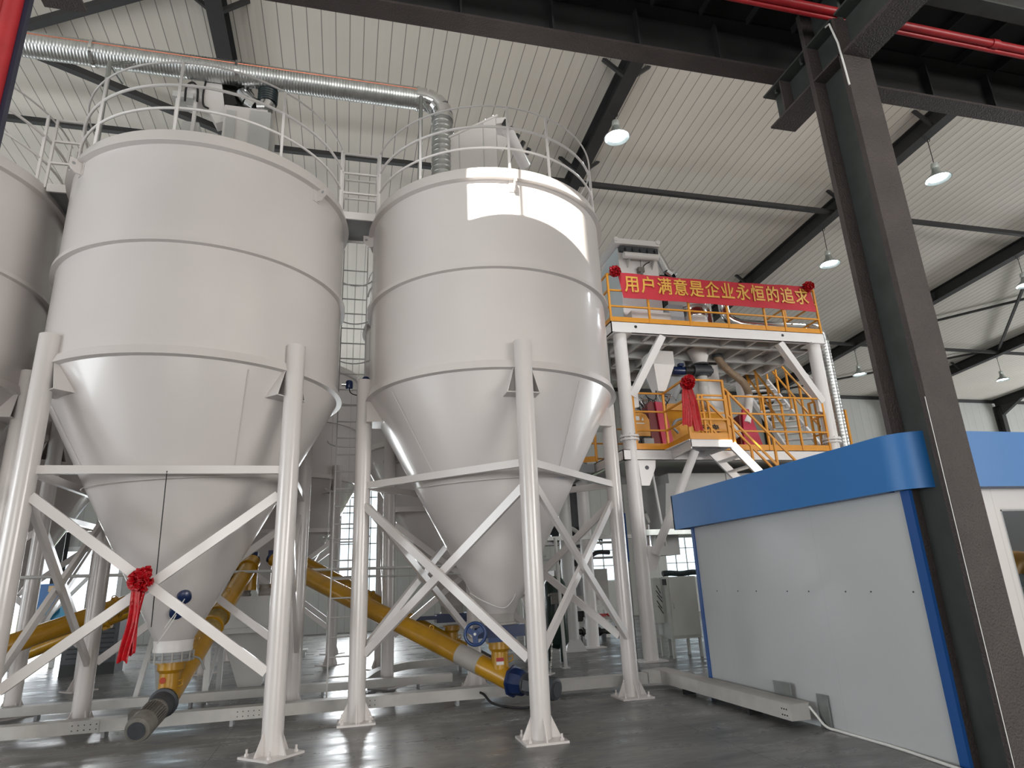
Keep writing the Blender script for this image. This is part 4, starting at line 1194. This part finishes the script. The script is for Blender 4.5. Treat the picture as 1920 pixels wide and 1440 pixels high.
# stairs
def stairs(a, b, width, side, lab, rise=.22, rails=True, both=True):
    """a upper end, b lower end (centre line), side: horizontal unit vector across"""
    a, b, side = V3(a), V3(b), V3(side)
    s = thing('staircase', lab, 'stairs', tuple(b), 'platform stairs')
    for k in (-1, 1):
        MB().bar(a + side * k * width / 2, b + side * k * width / 2, .05, .17, (0, 0, 1)).build('stringer', WHITE, s)
    n = int((a.z - b.z) / rise)
    for i in range(1, n + 1):
        p = a.lerp(b, i / (n + 1))
        h = V3((b.x - a.x, b.y - a.y, 0)).normalized()
        R = Matrix((h, side, V3((0, 0, 1)))).transposed()
        MB().box(p, (.18, width - .04, .03), R).build('tread', WHITE, s)
    if rails:
        for k in ((-1, 1) if both else (-1,)):
            o = side * k * width / 2
            r = MB()
            for z in (.62, 1.20): r.bar(a + o + V3((0, 0, z)), b + o + V3((0, 0, z)), .04, .04)
            r = r.build('handrail', ORANGE, s)
            m_ = 4
            for i in range(m_ + 1):
                p = a.lerp(b, (i + .08) / (m_ + .16)) + o
                MB().bar(p, p + V3((0, 0, 1.2)), .045, .045).build('rail_post', ORANGE, r)
    return s
stairs((7.60, 11.83, 4.10), (11.45, 11.83, .03), .80, (0, 1, 0), 'stairs with orange handrails coming down from the landing behind the booth')
hd = V3((1.27, 3.5, 0)).normalized()
stairs((11.75, 16.1, 7.05), (10.62, 12.95, 4.25), .80, (hd.y, -hd.x, 0), 'steep white stairs with orange rails rising to the upper deck at the right')

# banner
bt = thing('banner', 'red banner with a row of gold characters hung along the upper platform rail', 'banner', (5.9, 12.40, 7.7))
NX, NZ = 80, 8
vs, fs = [], []
for lay in (0, .006):
    for j in range(NZ + 1):
        for i in range(NX + 1):
            u, v = i / NX, j / NZ
            xl = 5.90 + .09 * (1 - v); xr = 11.08 + .11 * (1 - v)
            z = (7.735 - .02 * u) * (1 - v) + (8.372 + .03 * u - .035 * math.sin(PI * u)) * v
            vs.append((xl + (xr - xl) * u, 12.405 + lay + .012 * math.sin(u * 40 + v * 2) * (1 - abs(2 * u - 1) * .2), z))
st = (NX + 1) * (NZ + 1)
for j in range(NZ):
    for i in range(NX):
        a = j * (NX + 1) + i
        fs.append((a, a + 1, a + NX + 2, a + NX + 1)); fs.append((st + a, st + a + NX + 1, st + a + NX + 2, st + a + 1))
cl = MB().add(vs, fs).build('cloth', BANNER, bt, 60)
TXT = '用户满意是企业永恒的追求'
for i, ch in enumerate(TXT):
    lettering('character', ch, .455, (6.225 + i * .4165, 12.385, 8.058), (1, 0, 0), (0, 0, 1), .004, GOLD, bt, .86, .006)
for x, z, lab in ((5.80, 8.352, 'red rosette at the left end of the banner'), (11.01, 8.365, 'red rosette at the right end of the banner')):
    q = thing('silk_rosette', lab, 'rosette', (x, 12.34, z), 'banner rosettes')
    silk_ball((x, 12.33, z), .14, 56, int(x)).build('petals', SILK, q, 60)
q = thing('silk_bow', 'red silk bow with two long tails tied to the landing rail of the platform', 'bow', (6.69, 11.33, 5.37), 'red silk bows')
silk_ball((6.69, 11.30, 5.37), .155, 60, 12).build('rosette', SILK, q, 60)
ribbon((6.64, 11.335, 5.26), (6.58, 11.335, 4.46), .11, .24, 7, wave=.014).build('ribbon_tail', SILK, q, 60)
ribbon((6.74, 11.335, 5.26), (6.84, 11.335, 4.36), .11, .20, 9, wave=.014).build('ribbon_tail', SILK, q, 60)

# ------------------------------------------------------------------ machines on the platform
t = thing('bag_filter', 'tall white bag filter with an air tank and valves above the banner', 'filter', (6.8, 13.5, ZD))
MB().mm((6.34, 13.2, 7.75), (7.40, 14.3, 9.50)).build('body', WHITE, t)
MB().prism([(6.335, 13.2, 9.5), (6.335, 13.2, 7.3), (6.335, 14.5, 7.3), (6.335, 14.5, 9.2), (6.335, 13.9, 9.5)], (.006, 0, 0)).build('side_panel', mat('pale_blue_white', (.60, .68, .72), .4), t)
MB().mm((6.20, 13.02, 9.52), (7.42, 14.3, 9.66)).build('top_cover', WHITE, t)
MB().mm((6.36, 13.1, 9.36), (7.40, 13.2, 9.50)).build('valve_recess', MOTORD, t)
a = MB().cyl((6.42, 13.05, 9.22), (7.34, 13.05, 9.22), .085, 20).build('air_tank', WHITE, t)
for i in range(5):
    x = 6.50 + .20 * i
    MB().cyl((x, 13.05, 9.29), (x, 13.08, 9.46), .018, 8).cyl((x, 13.1, 9.40), (x, 13.18, 9.46), .05, 12).build('pulse_valve', MOTORD, a)
for x in (6.55, 7.22): MB().prism([(x, 13.2, 9.14), (x, 13.0, 9.14), (x, 13.2, 8.95)], (.02, 0, 0)).build('tank_bracket', PALE, a)
MB().box((6.88, 13.14, 8.88), (.16, .12, .12)).tube([(6.88, 13.1, 9.14), (6.88, 13.12, 8.94)], .008, 6).cyl((6.88, 13.1, 8.83), (6.88, 13.1, 8.74), .035, 12).build('pressure_regulator', MOTOR, t)
MB().tube(bez([(6.93, 13.13, 8.94), (7.0, 13.1, 9.03), (7.12, 13.08, 9.10)], 8), .014, 6).build('air_hose', BLACK, t)
for x in (6.24, 7.38): MB().cyl((x, 13.0, 9.63), (x, 13.04, 9.63), .06, 14).build('lifting_lug', WHITE, t)
MB().frustum((6.87, 13.75, 7.2), (.7, .7), (6.87, 13.75, 7.75), (1.06, 1.1)).build('hopper', WHITE, t)
MB().mm((6.42, 12.95, 7.16), (7.44, 13.3, 7.68)).build('lower_box', WHITE, t)
t = thing('silver_branch_duct', 'crumpled silver branch duct leaning against the right side of the bag filter', 'duct', (7.8, 13.6, 9.2))
m = MB()
seg = [(7.52, 13.5, 9.66), (7.60, 13.5, 9.50), (7.70, 13.5, 9.30), (7.78, 13.5, 9.10), (7.92, 13.5, 9.0), (7.98, 13.5, 9.08)]
for p_, q_ in zip(seg, seg[1:]): m.cyl(p_, q_, .125, 16)
m.build('pipe', CHROME, t, 25)
MB().cyl((7.62, 13.5, 7.2), (7.62, 13.5, 8.95), .10, 16).mm((7.50, 13.42, 8.5), (7.98, 13.6, 8.92)).build('fan_casing', BLACK, t)
t = thing('roof_hatch_box', 'flat white box top showing just above the banner', 'box', (8.0, 13.9, 8.6))
MB().bar((7.62, 13.9, 8.72), (8.50, 13.9, 8.66), .9, .05).mm((7.7, 13.5, 7.2), (8.4, 14.3, 8.64)).build('body', WHITE, t)
t = thing('sampling_box', 'pale box with a dark handle behind the upper platform rail', 'box', (7.7, 13.2, ZD))
MB().mm((7.50, 13.1, 7.16), (7.90, 13.4, 7.98)).build('body', mat('pale_blue_grey', (.52, .56, .60), .4), t)
MB().bar((7.55, 13.07, 7.52), (7.86, 13.07, 7.50), .02, .03).build('handle', BLACK, t)
t = thing('dust_drum', 'round white drum behind the upper platform rail under the banner', 'drum', (8.28, 13.3, ZD))
MB().lathe([(0, 7.15), (.33, 7.15), (.33, 7.95), (.36, 7.97), (.36, 8.0), (0, 8.02)], 32, (8.28, 13.3, 0)).build('shell', WHITE, t)
MB().lathe([(.345, 7.7), (.35, 7.72), (.35, 7.86), (.345, 7.9)], 32, (8.28, 13.3, 0)).build('silver_band', CHROME, t)
t = thing('silver_elbow_duct', 'shiny silver duct bending down to the deck and running right behind the upper rail', 'duct', (9.1, 13.3, 7.6))
m = MB()
pts = bez([(9.18, 13.3, 8.25), (9.18, 13.3, 8.0), (9.26, 13.3, 7.80), (9.44, 13.3, 7.70), (9.8, 13.3, 7.65), (11.6, 13.3, 7.64)], 30)
m.tube(pts, .13, 18)
m.build('pipe', CHROME, t, 30)
MB().cyl((8.72, 13.35, 7.16), (8.72, 13.35, 8.3), .12, 18).build('standpipe', CHROME, t)
MB().mm((8.9, 13.4, 7.16), (9.1, 13.7, 7.6)).build('motor_block', BLACK, t)

t = thing('bin_chute', 'white tapering chute hanging under the upper deck at the left', 'chute', (7.45, 13.8, 6.0))
MB().frustum((7.36, 13.8, 5.90), (.20, .3), (7.42, 13.8, 6.55), (.56, .6)).mm((7.12, 13.5, 6.55), (7.70, 14.1, 6.9)).build('body', WHITE, t)
t = thing('rotary_valve', 'black rotary valve with a blue motor under a white cone below the upper deck', 'valve', (8.6, 13.8, 6.5))
MB().lathe([(.15, 6.68), (.29, 7.08)], 28, (8.6, 13.8, 0)).build('cone', WHITE, t)
MB().cyl((8.36, 13.8, 6.53), (8.84, 13.8, 6.53), .15, 22).cyl((8.84, 13.8, 6.53), (8.92, 13.8, 6.53), .07, 12).lathe([(.2, 6.66), (.2, 6.70)], 20, (8.6, 13.8, 0), cap=True).lathe([(.18, 6.36), (.18, 6.40)], 20, (8.6, 13.8, 0), cap=True).build('body', MOTORD, t)
MB().cyl((8.12, 13.8, 6.51), (8.36, 13.8, 6.52), .105, 16).build('gearbox', BLACK, t)
MB().lathe([(0, 0), (.08, 0), (.105, .04), (.105, .30), (0, .30)], 20, (7.80, 13.8, 6.50), (1, 0, 0)).box((8.0, 13.74, 6.63), (.12, .12, .07)).build('motor', BLUEM, t)
MB().lathe([(.13, 6.36), (.13, 6.10), (.145, 6.08), (.13, 6.0), (.14, 5.9), (.15, 5.7)], 20, (8.6, 13.8, 0)).build('sleeve', PALE, t)
MB().tube(bez([(8.6, 13.8, 5.75), (8.66, 13.7, 5.5), (8.9, 13.5, 5.2), (9.1, 13.4, 4.7)], 16), .12, 14).build('pipe', PALE, t)
t = thing('flexible_hose', 'tan flexible hose bending down from the upper deck to the white pipe', 'hose', (9.3, 13.75, 6.4))
MB().tube(bez([(9.12, 13.8, 6.95), (9.14, 13.8, 6.86), (9.25, 13.75, 6.65), (9.45, 13.7, 6.42), (9.66, 13.65, 6.20), (9.72, 13.6, 5.95), (9.66, 13.5, 5.75)], 36), .095, 18).build('hose', HOSE, t)
MB().cyl((9.12, 13.8, 6.90), (9.12, 13.8, 6.98), .13, 18).build('collar', MOTORD, t)
MB().cyl((9.66, 13.5, 5.78), (9.36, 13.35, 5.05), .105, 18).build('white_pipe', WHITE, t)
t = thing('square_bin', 'plain white square bin behind the tan hose', 'bin', (9.1, 14.5, 5.6))
MB().mm((8.75, 14.3, 5.3), (9.42, 14.9, 6.88)).build('body', WHITE, t)
t = thing('dark_cone_bin', 'dark conical bin bottom behind the rotary valve', 'bin', (7.9, 14.4, 6.2))
MB().lathe([(.22, 5.9), (.55, 6.55), (.55, 6.88)], 28, (7.95, 14.5, 0)).build('shell', GREYP, t)

t = thing('mixer', 'big yellow twin shaft mixer with black characters behind the landing rail', 'mixer', (8.0, 13.9, ZMD))
yy = 13.25
MB().prism([(7.12, yy + .05, 4.30), (7.12, yy - .05, 4.75), (7.12, yy + .22, 5.30), (7.12, yy + .40, 5.42), (7.12, yy + 1.3, 5.42), (7.12, yy + 1.5, 4.75), (7.12, yy + 1.4, 4.30)], (1.72, 0, 0)).build('trough', MIXER, t)
MB().prism([(7.40, yy + .38, 5.42), (8.44, yy + .38, 5.42), (8.44, yy + .38, 5.62), (7.44, yy + .38, 5.58)], (0, .8, 0)).build('hood', MIXER, t)
MB().mm((8.14, yy + .34, 5.42), (8.42, yy + .40, 5.60)).build('inlet_box', mat('brown_box', (.26, .10, .03), .5), t)
MB().mm((7.05, yy + .05, 4.22), (8.9, yy + 1.4, 4.32)).build('base_frame', MIXER, t)
MB().tube(bez([(7.22, yy - .16, 4.86), (7.30, yy - .20, 5.0), (7.55, yy - .18, 5.06), (7.66, yy - .10, 5.02)], 12), .035, 10).tube([(7.22, yy - .16, 4.86), (7.35, yy - .16, 4.72)], .03, 8).build('door_handle', GREYP, t)
for i, ch in enumerate('禾忠'):
    lettering('black_character', ch, .26, (8.19 + .26 * i, yy - .005 + .0, 4.87), (1, 0, 0), (0, .44, 1), .004, BLACK, t, .8, .006)
t = thing('belt_guard', 'crimson belt guard leaning at the left end of the yellow mixer', 'guard', (6.9, 13.1, ZMD), 'crimson guards')
MB().prism([(6.80, 13.0, 5.44), (7.02, 13.0, 5.42), (7.16, 13.0, 4.45), (7.16, 13.0, 4.21), (6.90, 13.0, 4.21)], (0, .06, 0)).build('front_cover', CRIMSON, t)
MB().prism([(6.62, 13.06, 5.36), (6.70, 13.06, 5.46), (7.02, 13.06, 5.42), (7.14, 13.06, 4.21), (6.66, 13.06, 4.21)], (0, .30, 0)).build('case', DKRED, t)
t = thing('belt_guard', 'crimson guard plate at the right end of the yellow mixer', 'guard', (9.4, 13.4, ZMD), 'crimson guards')
MB().prism([(9.28, 13.3, 5.40), (9.45, 13.3, 5.40), (9.72, 13.3, 4.4), (9.72, 13.3, 4.21), (9.15, 13.3, 4.21)], (0, .06, 0)).build('front_cover', CRIMSON, t)
MB().prism([(9.20, 13.36, 5.25), (9.42, 13.36, 5.38), (9.62, 13.36, 4.21), (9.10, 13.36, 4.21)], (0, .25, 0)).build('case', DKRED, t)
MB().cyl((9.40, 13.29, 5.08), (9.40, 13.30, 5.08), .035, 12).build('hole', BLACK, t)
t = thing('mixer_motor', 'rounded orange motor cover with a white label left of the crimson guard', 'motor', (6.35, 13.1, ZMD))
m = MB().prism([(6.18, 13.0, 4.62), (6.60, 13.0, 4.62), (6.60, 13.0, 5.0), (6.53, 13.0, 5.12), (6.44, 13.0, 5.16), (6.20, 13.0, 5.16), (6.16, 13.0, 5.06), (6.14, 13.0, 4.75)], (0, .5, 0)).build('cover', MIXER, t)
MB().mm((6.24, 12.992, 4.98), (6.36, 13.0, 5.08)).prism([(6.40, 12.992, 4.98), (6.46, 12.992, 4.98), (6.44, 12.992, 5.06)], (0, .008, 0)).mm((6.22, 12.992, 4.90), (6.47, 13.0, 4.925)).build('label_plate', PAPER, m)
MB().mm((6.40, 12.95, 4.42), (6.64, 13.2, 4.56)).build('junction_box', GREYP, t)
MB().mm((6.16, 13.05, 4.2), (6.62, 13.5, 4.62)).build('foot', BLACK, t)
t = thing('hose_bundle', 'tangle of black cables and air hoses over the mixer motor', 'cables', (6.7, 13.3, 5.5))
rnd = random.Random(4)
for k in range(14):
    a = V3((6.35 + rnd.random() * .9, 13.2 + rnd.random() * .3, 5.35 + rnd.random() * .3))
    pts = [a + V3((rnd.uniform(-.25, .25), rnd.uniform(-.1, .1), rnd.uniform(-.2, .2))) for _ in range(4)]
    MB().tube(bez(pts, 14), .012, 6).build('cable', BLACK if k % 3 else CHROME, t)
t = thing('mixer_cover', 'grey rounded mixer top left of the red bow', 'cover', (7.2, 13.9, 5.6))
MB().lathe([(0, 0), (.28, 0), (.28, .7), (0, .7)], 24, (7.05, 14.0, 5.60), (1, 0, 0)).build('shell', GREYP, t)

# things under the middle deck
t = thing('product_silo_box', 'big pale hopper box under the middle deck above the booth fascia', 'hopper', (9, 14.7, 2.3))
MB().mm((7.45, 14.0, 3.05), (11.6, 15.6, 3.94)).prism([(7.20, 13.99, 2.5), (11.6, 13.99, 2.5), (11.6, 13.99, 3.06), (7.46, 13.99, 3.70), (7.36, 13.99, 3.70)], (0, 1.4, 0)).build('body', PALE, t)
MB().mm((7.18, 13.96, 2.66), (11.6, 14.0, 2.72)).mm((7.18, 13.96, 2.80), (11.6, 14.0, 2.84)).build('stiffener', PALE, t)
MB().mm((9.0, 13.97, 2.84), (9.04, 14.0, 3.94)).build('seam_rib', PALE, t)
MB().mm((7.15, 14.4, 2.05), (7.75, 15.0, 2.5)).build('lower_body', PALE, t)
t = thing('conduit_pole', 'thin pale upright pole beside the raking strut under the middle deck', 'pole', (6.8, 13.2, 0))
MB().cyl((6.72, 13.1, 2.2), (6.58, 13.1, 3.95), .03, 10).build('pole', PALE, t)
t = thing('wire_trough', 'galvanised wire trough running behind the raking strut above the cabinet', 'trough', (7.2, 13.6, 2.5))
MB().mm((6.30, 13.5, 2.47), (8.6, 13.7, 2.59)).build('trough', ZINC, t)
MB().mm((6.30, 13.6, 2.42), (3.8, 13.75, 2.50)).build('branch', PALE, t)
t = thing('foil_duct', 'crumpled silver foil duct behind the platform post', 'duct', (6.5, 13.9, 3))
m = MB()
rnd = random.Random(7)
pts = [(6.40 + .05 * i, 13.9, 3.35 - .10 * i) for i in range(7)]
m.tube(pts, [.15 + rnd.uniform(-.03, .03) for _ in pts], 10)
m.cyl((6.62, 13.9, 2.72), (6.62, 13.9, 2.1), .14, 14)
m.build('pipe', CHROME, t, 15)
t = thing('vertical_zinc_duct', 'narrow galvanised upright duct between the silo leg and the platform post', 'duct', (5.66, 13.0, 0))
MB().mm((5.56, 12.9, 0), (5.74, 13.1, 6.8)).build('sheet', ZINC, t)
MB().mm((5.55, 12.89, 1.9), (5.75, 12.90, 2.9)).build('blue_cover', BLUED, t)
t = thing('spiral_riser', 'galvanised spiral riser duct right of the platform', 'duct', (11.66, 12.9, 0))
pts, rs = [], []
z = .02
while z < 7.1:
    for dz, r in ((0, .125), (.05, .125), (.06, .132), (.07, .125)):
        pts.append((11.70, 12.95, z + dz)); rs.append(r)
    z += .085
MB().tube(pts, rs, 22).build('spiral_pipe', GALV, t, 80)
MB().tube(bez([(11.70, 12.95, 7.1), (11.70, 13.0, 7.45), (11.62, 13.2, 7.62), (11.5, 13.3, 7.64)], 8), .125, 16).build('elbow', CHROME, t, 30)
t = thing('access_ladder', 'orange ladder right of the spiral riser duct', 'ladder', (11.95, 13.1, 0))
for x in (11.86, 12.16): MB().bar((x, 13.2, 0), (x, 13.2, 5.42), .04, .05).build('stile', ORANGE, t)
for k in range(17): MB().cyl((11.86, 13.2, .3 + .3 * k), (12.16, 13.2, .3 + .3 * k), .012, 6).build('rung', ORANGE, t)

# ------------------------------------------------------------------ electrical cabinet and floor level machines
t = thing('electrical_cabinet', 'pale green grey electrical cabinet on legs left of the booth', 'cabinet', (6.7, 12.9, 0))
MB().mm((6.40, 12.62, .36), (7.06, 13.2, 1.56)).build('body', CABINET, t)
d = MB().mm((6.44, 12.60, .42), (7.03, 12.62, 1.53)).build('door', CABINET, t)
MB().mm((6.49, 12.585, .94), (6.51, 12.60, 1.08)).build('handle', CHROME, d)
for x in (6.43, 7.03):
    for y in (12.66, 13.16): MB().bar((x, y, 0), (x, y, .36), .05, .05).build('leg', CABINET, t)
MB().mm((6.385, 12.62, 1.40), (6.40, 12.78, 1.52)).build('warning_plate', BLACK, t)
t = thing('louvred_cabinet', 'grey cabinet with slanted louvre slots behind the electrical cabinet', 'cabinet', (6.3, 13.4, 0))
lb = MB().mm((6.22, 12.90, .66), (6.46, 13.0, 1.54)).mm((6.22, 13.0, .66), (6.60, 13.5, 1.54)).build('body', CABINET, t)
m = MB()
for k in range(5):
    m.bar((6.28 + (.0 if k % 2 else .02), 12.895, 1.40 - .10 * k), (6.38 + .02 * (k % 3), 12.895, 1.24 - .10 * k), .01, .014)
m.build('louvre', BLACK, lb)
for x in (6.25, 6.57): MB().bar((x, 13.1, 0), (x, 13.1, .66), .05, .05).build('leg', CABINET, t)
MB().mm((6.25, 13.08, .36), (6.57, 13.12, .42)).build('stretcher', CABINET, t)
t = thing('corrugated_hose', 'dark corrugated hose lying across the top of the electrical cabinet', 'hose', (6.9, 12.9, 1.6))
pts, rs = [], []
for i in range(60):
    pts.append((6.40 + i * .018, 12.75, 1.625 + .01 * math.sin(i * .2))); rs.append(.06 if i % 2 else .05)
MB().tube(pts, rs, 14).build('hose', TEAL, t, 20)
t = thing('air_receiver', 'dark green upright air tank standing behind the sunlit silo', 'tank', (4.33, 13.7, 0))
MB().lathe([(0, .22), (.16, .26), (.235, .36), (.235, 1.52), (.16, 1.64), (0, 1.68)], 28, (4.33, 13.7, 0)).build('vessel', GREEN, t)
for a in (30, 150, 270): MB().bar(pol(4.33, 13.7, .2, a, 0), pol(4.33, 13.7, .2, a, .42), .06, .05).build('leg', GREEN, t)
MB().mm((4.16, 13.42, 1.12), (4.30, 13.48, 1.34)).cyl((4.1, 13.45, 1.30), (4.35, 13.45, 1.30), .025, 8).build('gauge_block', MOTOR, t)
t = thing('support_column', 'pale round column with a wide foot behind the sunlit silo', 'column', (5.2, 15.3, 0), 'pale columns behind the silo')
MB().cyl((5.2, 15.3, 0), (5.2, 15.3, 5.2), .16, 20).frustum((5.2, 15.3, 0), (.52, .52), (5.2, 15.3, .25), (.3, .3)).build('shaft', PALE, t)
t = thing('support_column', 'thin pale post standing on the floor in front of the green air tank', 'column', (4.08, 12.5, 0), 'pale columns behind the silo')
MB().cyl((4.08, 12.5, 0), (4.02, 12.5, 2.4), .035, 12).box((4.08, 12.5, .01), (.14, .14, .02)).build('shaft', PALE, t)
t = thing('leaning_plank', 'grey upright board leaning behind the silo leg near the tray corner', 'board', (5.0, 11.2, 0))
MB().prism([(4.78, 11.2, 0), (4.94, 11.2, 0), (4.90, 11.2, .72), (4.76, 11.2, .74)], (0, .03, 0)).build('board', DUST, t)
t = thing('floor_valve_pipe', 'black floor pipe with flanged valves behind the crossed braces', 'pipe', (6.3, 17.0, .2))
MB().cyl((5.7, 17.0, .28), (6.9, 17.0, .24), .07, 14).cyl((5.70, 17.0, .28), (5.78, 17.0, .28), .15, 16).cyl((6.05, 17.0, .27), (6.10, 17.0, .27), .11, 16).cyl((6.5, 17, .25), (6.56, 17, .25), .11, 16).tube([(6.9, 17, .24), (7.05, 17, .30), (7.12, 17, .42)], .07, 12).build('pipe', BLACK, t)
MB().cyl((5.75, 17.0, .64), (5.75, 17.0, .78), .10, 12).cyl((5.75, 17, .7), (5.95, 17, .7), .06, 10).build('actuator', BLACK, t)
MB().mm((6.0, 16.97, 0), (6.05, 17.03, .22)).mm((6.6, 16.95, 0), (6.7, 17.05, .20)).build('stand', MOTORD, t)
t = thing('bagging_machine', 'grey bagging machine with a square plate behind the crossed braces', 'machine', (6.3, 18.0, 0))
MB().mm((5.7, 18.0, 1.0), (7.3, 18.6, 1.85)).build('body', DUST, t)
MB().mm((6.2, 17.9, 1.15), (6.9, 18.0, 1.82)).build('plate', GREYP, t)
MB().frustum((6.3, 18.3, .45), (.4, .3), (6.3, 18.3, 1.0), (.9, .5)).build('spout', BLACK, t)
for x in (5.8, 6.6, 7.2): MB().bar((x, 18.1, 0), (x, 18.1, 1.0), .12, .12).build('leg', PALE, t)
MB().bar((5.7, 18.0, .80), (7.3, 18.0, .80), .06, .12).build('crossbar', PALE, t)
MB().cyl((6.35, 18.1, 1.95), (6.35, 18.1, 2.35), .14, 14).cyl((6.2, 18.1, 2.1), (6.6, 18.1, 2.1), .12, 12).build('drive', BLACK, t)
t = thing('tool_shelf', 'low shelf with small red tools behind the crossed braces', 'shelf', (6.4, 16.2, 0))
MB().mm((5.9, 16.0, .60), (6.9, 16.4, .66)).build('board', DUST, t)
for x in (5.95, 6.85): MB().mm((x - .03, 16.05, 0), (x + .03, 16.35, .6)).build('leg', PALE, t)
solo(MB().box((6.3, 16.15, .70), (.22, .08, .07)).cyl((6.42, 16.1, .72), (6.5, 16.1, .68), .03, 8), 'red_tool', REDP, 'small red tool lying on the low shelf', 'tool', (6.3, 16.15, .67))
t = thing('steel_drum_mixer', 'shiny silver ribbed cylinder behind the platform posts', 'cylinder', (6.4, 18.9, 0))
pts, rs = [], []
for i in range(30): pts.append((6.75, 19.2, 1.4 + i * .05)); rs.append(.34 if i % 2 else .32)
MB().tube(pts, rs, 22).build('shell', CHROME, t, 20)
for x in (6.5, 7.0): MB().bar((x, 19.2, 0), (x, 19.2, 1.42), .08, .08).build('leg', PALE, t)
t = thing('pipe_rack', 'cluttered rack of silver pipes and black hoses below the middle deck', 'rack', (5.6, 16.6, 2.3))
rnd = random.Random(11)
for k in range(16):
    a = V3((4.9 + rnd.random() * 1.9, 16.6 + rnd.random() * .5, 2.15 + rnd.random() * .75))
    b_ = a + V3((rnd.uniform(-.6, .6), rnd.uniform(-.1, .1), rnd.uniform(-.25, .25)))
    MB().tube(bez([a, a.lerp(b_, .4) + V3((0, 0, .06)), b_], 6), rnd.choice((.025, .04, .06)), 8).build('pipe', (CHROME, BLACK, MOTORD, PALE)[k % 4], t)
MB().bar((4.7, 16.9, 2.12), (7.2, 16.9, 2.12), .1, .06).bar((4.7, 16.5, 2.5), (7.2, 16.5, 2.5), .08, .06).bar((4.75, 16.5, 2.5), (4.75, 16.9, 2.12), .05, .05).bar((7.15, 16.5, 2.5), (7.15, 16.9, 2.12), .05, .05).build('beam', PALE, t)
for x in (4.75, 7.15): MB().bar((x, 16.9, 0), (x, 16.9, 2.12), .08, .08).build('leg', PALE, t)
t = thing('blue_packer', 'bright blue and yellow machine far left behind the conveyors', 'machine', (-7.4, 20, 0))
MB().mm((-8.1, 20, .5), (-7.2, 20.8, 1.5)).build('body', CYAN, t)
MB().mm((-7.75, 19.9, 1.45), (-7.25, 20.3, 2.05)).build('panel', BLUE, t)
MB().mm((-7.50, 19.88, 1.85), (-7.28, 19.9, 2.0)).mm((-7.9, 19.88, 1.6), (-7.75, 19.9, 1.75)).build('yellow_plate', YELLOW, t)
MB().bar((-8.1, 20, 0), (-8.1, 20, .5), .1, .1).bar((-7.2, 20, 0), (-7.2, 20, .5), .1, .1).bar((-8.2, 19.9, .3), (-6.6, 19.9, 2.2), .08, .08).build('frame', PALE, t)
t = thing('blower_unit', 'dark blower with fins on the floor behind the left silo legs', 'blower', (-5.6, 17.6, 0))
MB().mm((-6.1, 17.4, .25), (-5.0, 18.0, 1.2)).build('cabinet', MOTORD, t)
m = MB()
for k in range(8): m.mm((-6.0, 17.385, .35 + .1 * k), (-5.1, 17.4, .38 + .1 * k))
m.build('louvre', BLACK, t)
MB().mm((-6.1, 17.4, 0), (-5.0, 18.0, .25)).build('plinth', BLACK, t)
t = thing('floor_grate', 'flat pale plate on stubby feet on the floor by the far silo leg', 'plate', (-1.2, 18.6, 0))
MB().mm((-2.6, 18.4, .10), (-.9, 18.9, .16)).build('plate', PALE, t)
for x in (-2.5, -1.0): MB().mm((x - .05, 18.45, 0), (x + .05, 18.85, .10)).build('foot', PALE, t)

t = thing('side_platform', 'grey edged side platform behind the sunlit silo with a short orange rail', 'platform', (4.4, 14.2, 0))
MB().mm((3.97, 13.95, 3.96), (5.55, 16.4, 4.16)).build('deck', GREYP, t)
for x in (4.05, 5.4): MB().bar((x, 16.2, 0), (x, 16.2, 3.96), .12, .12).build('post', PALE, t)
r = MB()
for z in (4.64, 5.05, 5.46): r.bar((4.0, 14.0, z), (4.85, 14.0, z), .036, .036)
r = r.build('guard_rail', ORANGE, t)
for x in (4.0, 4.3, 4.58, 4.85): MB().bar((x, 14.0, 4.16), (x, 14.0, 5.48), .04, .04).build('rail_post', ORANGE, r)
MB().mm((4.0, 13.99, 4.16), (4.85, 14.01, 4.30)).build('toe_board', ORANGE, r)
t = thing('grey_bin', 'dark grey bin under the side platform behind the crossed braces', 'bin', (5.6, 17.2, 0))
MB().mm((4.6, 17.4, 3.0), (6.6, 18.8, 4.3)).frustum((5.6, 18.1, 2.55), (1.0, .8), (5.6, 18.1, 3.0), (2.0, 1.4)).build('body', MOTORD, t)
for x in (4.65, 6.55):
    for y in (17.45, 18.75): MB().bar((x, y, 0), (x, y, 3.0), .09, .09).build('leg', PALE, t)
for o in list(bpy.data.objects):
    if 'base' in o.keys(): del o['base']
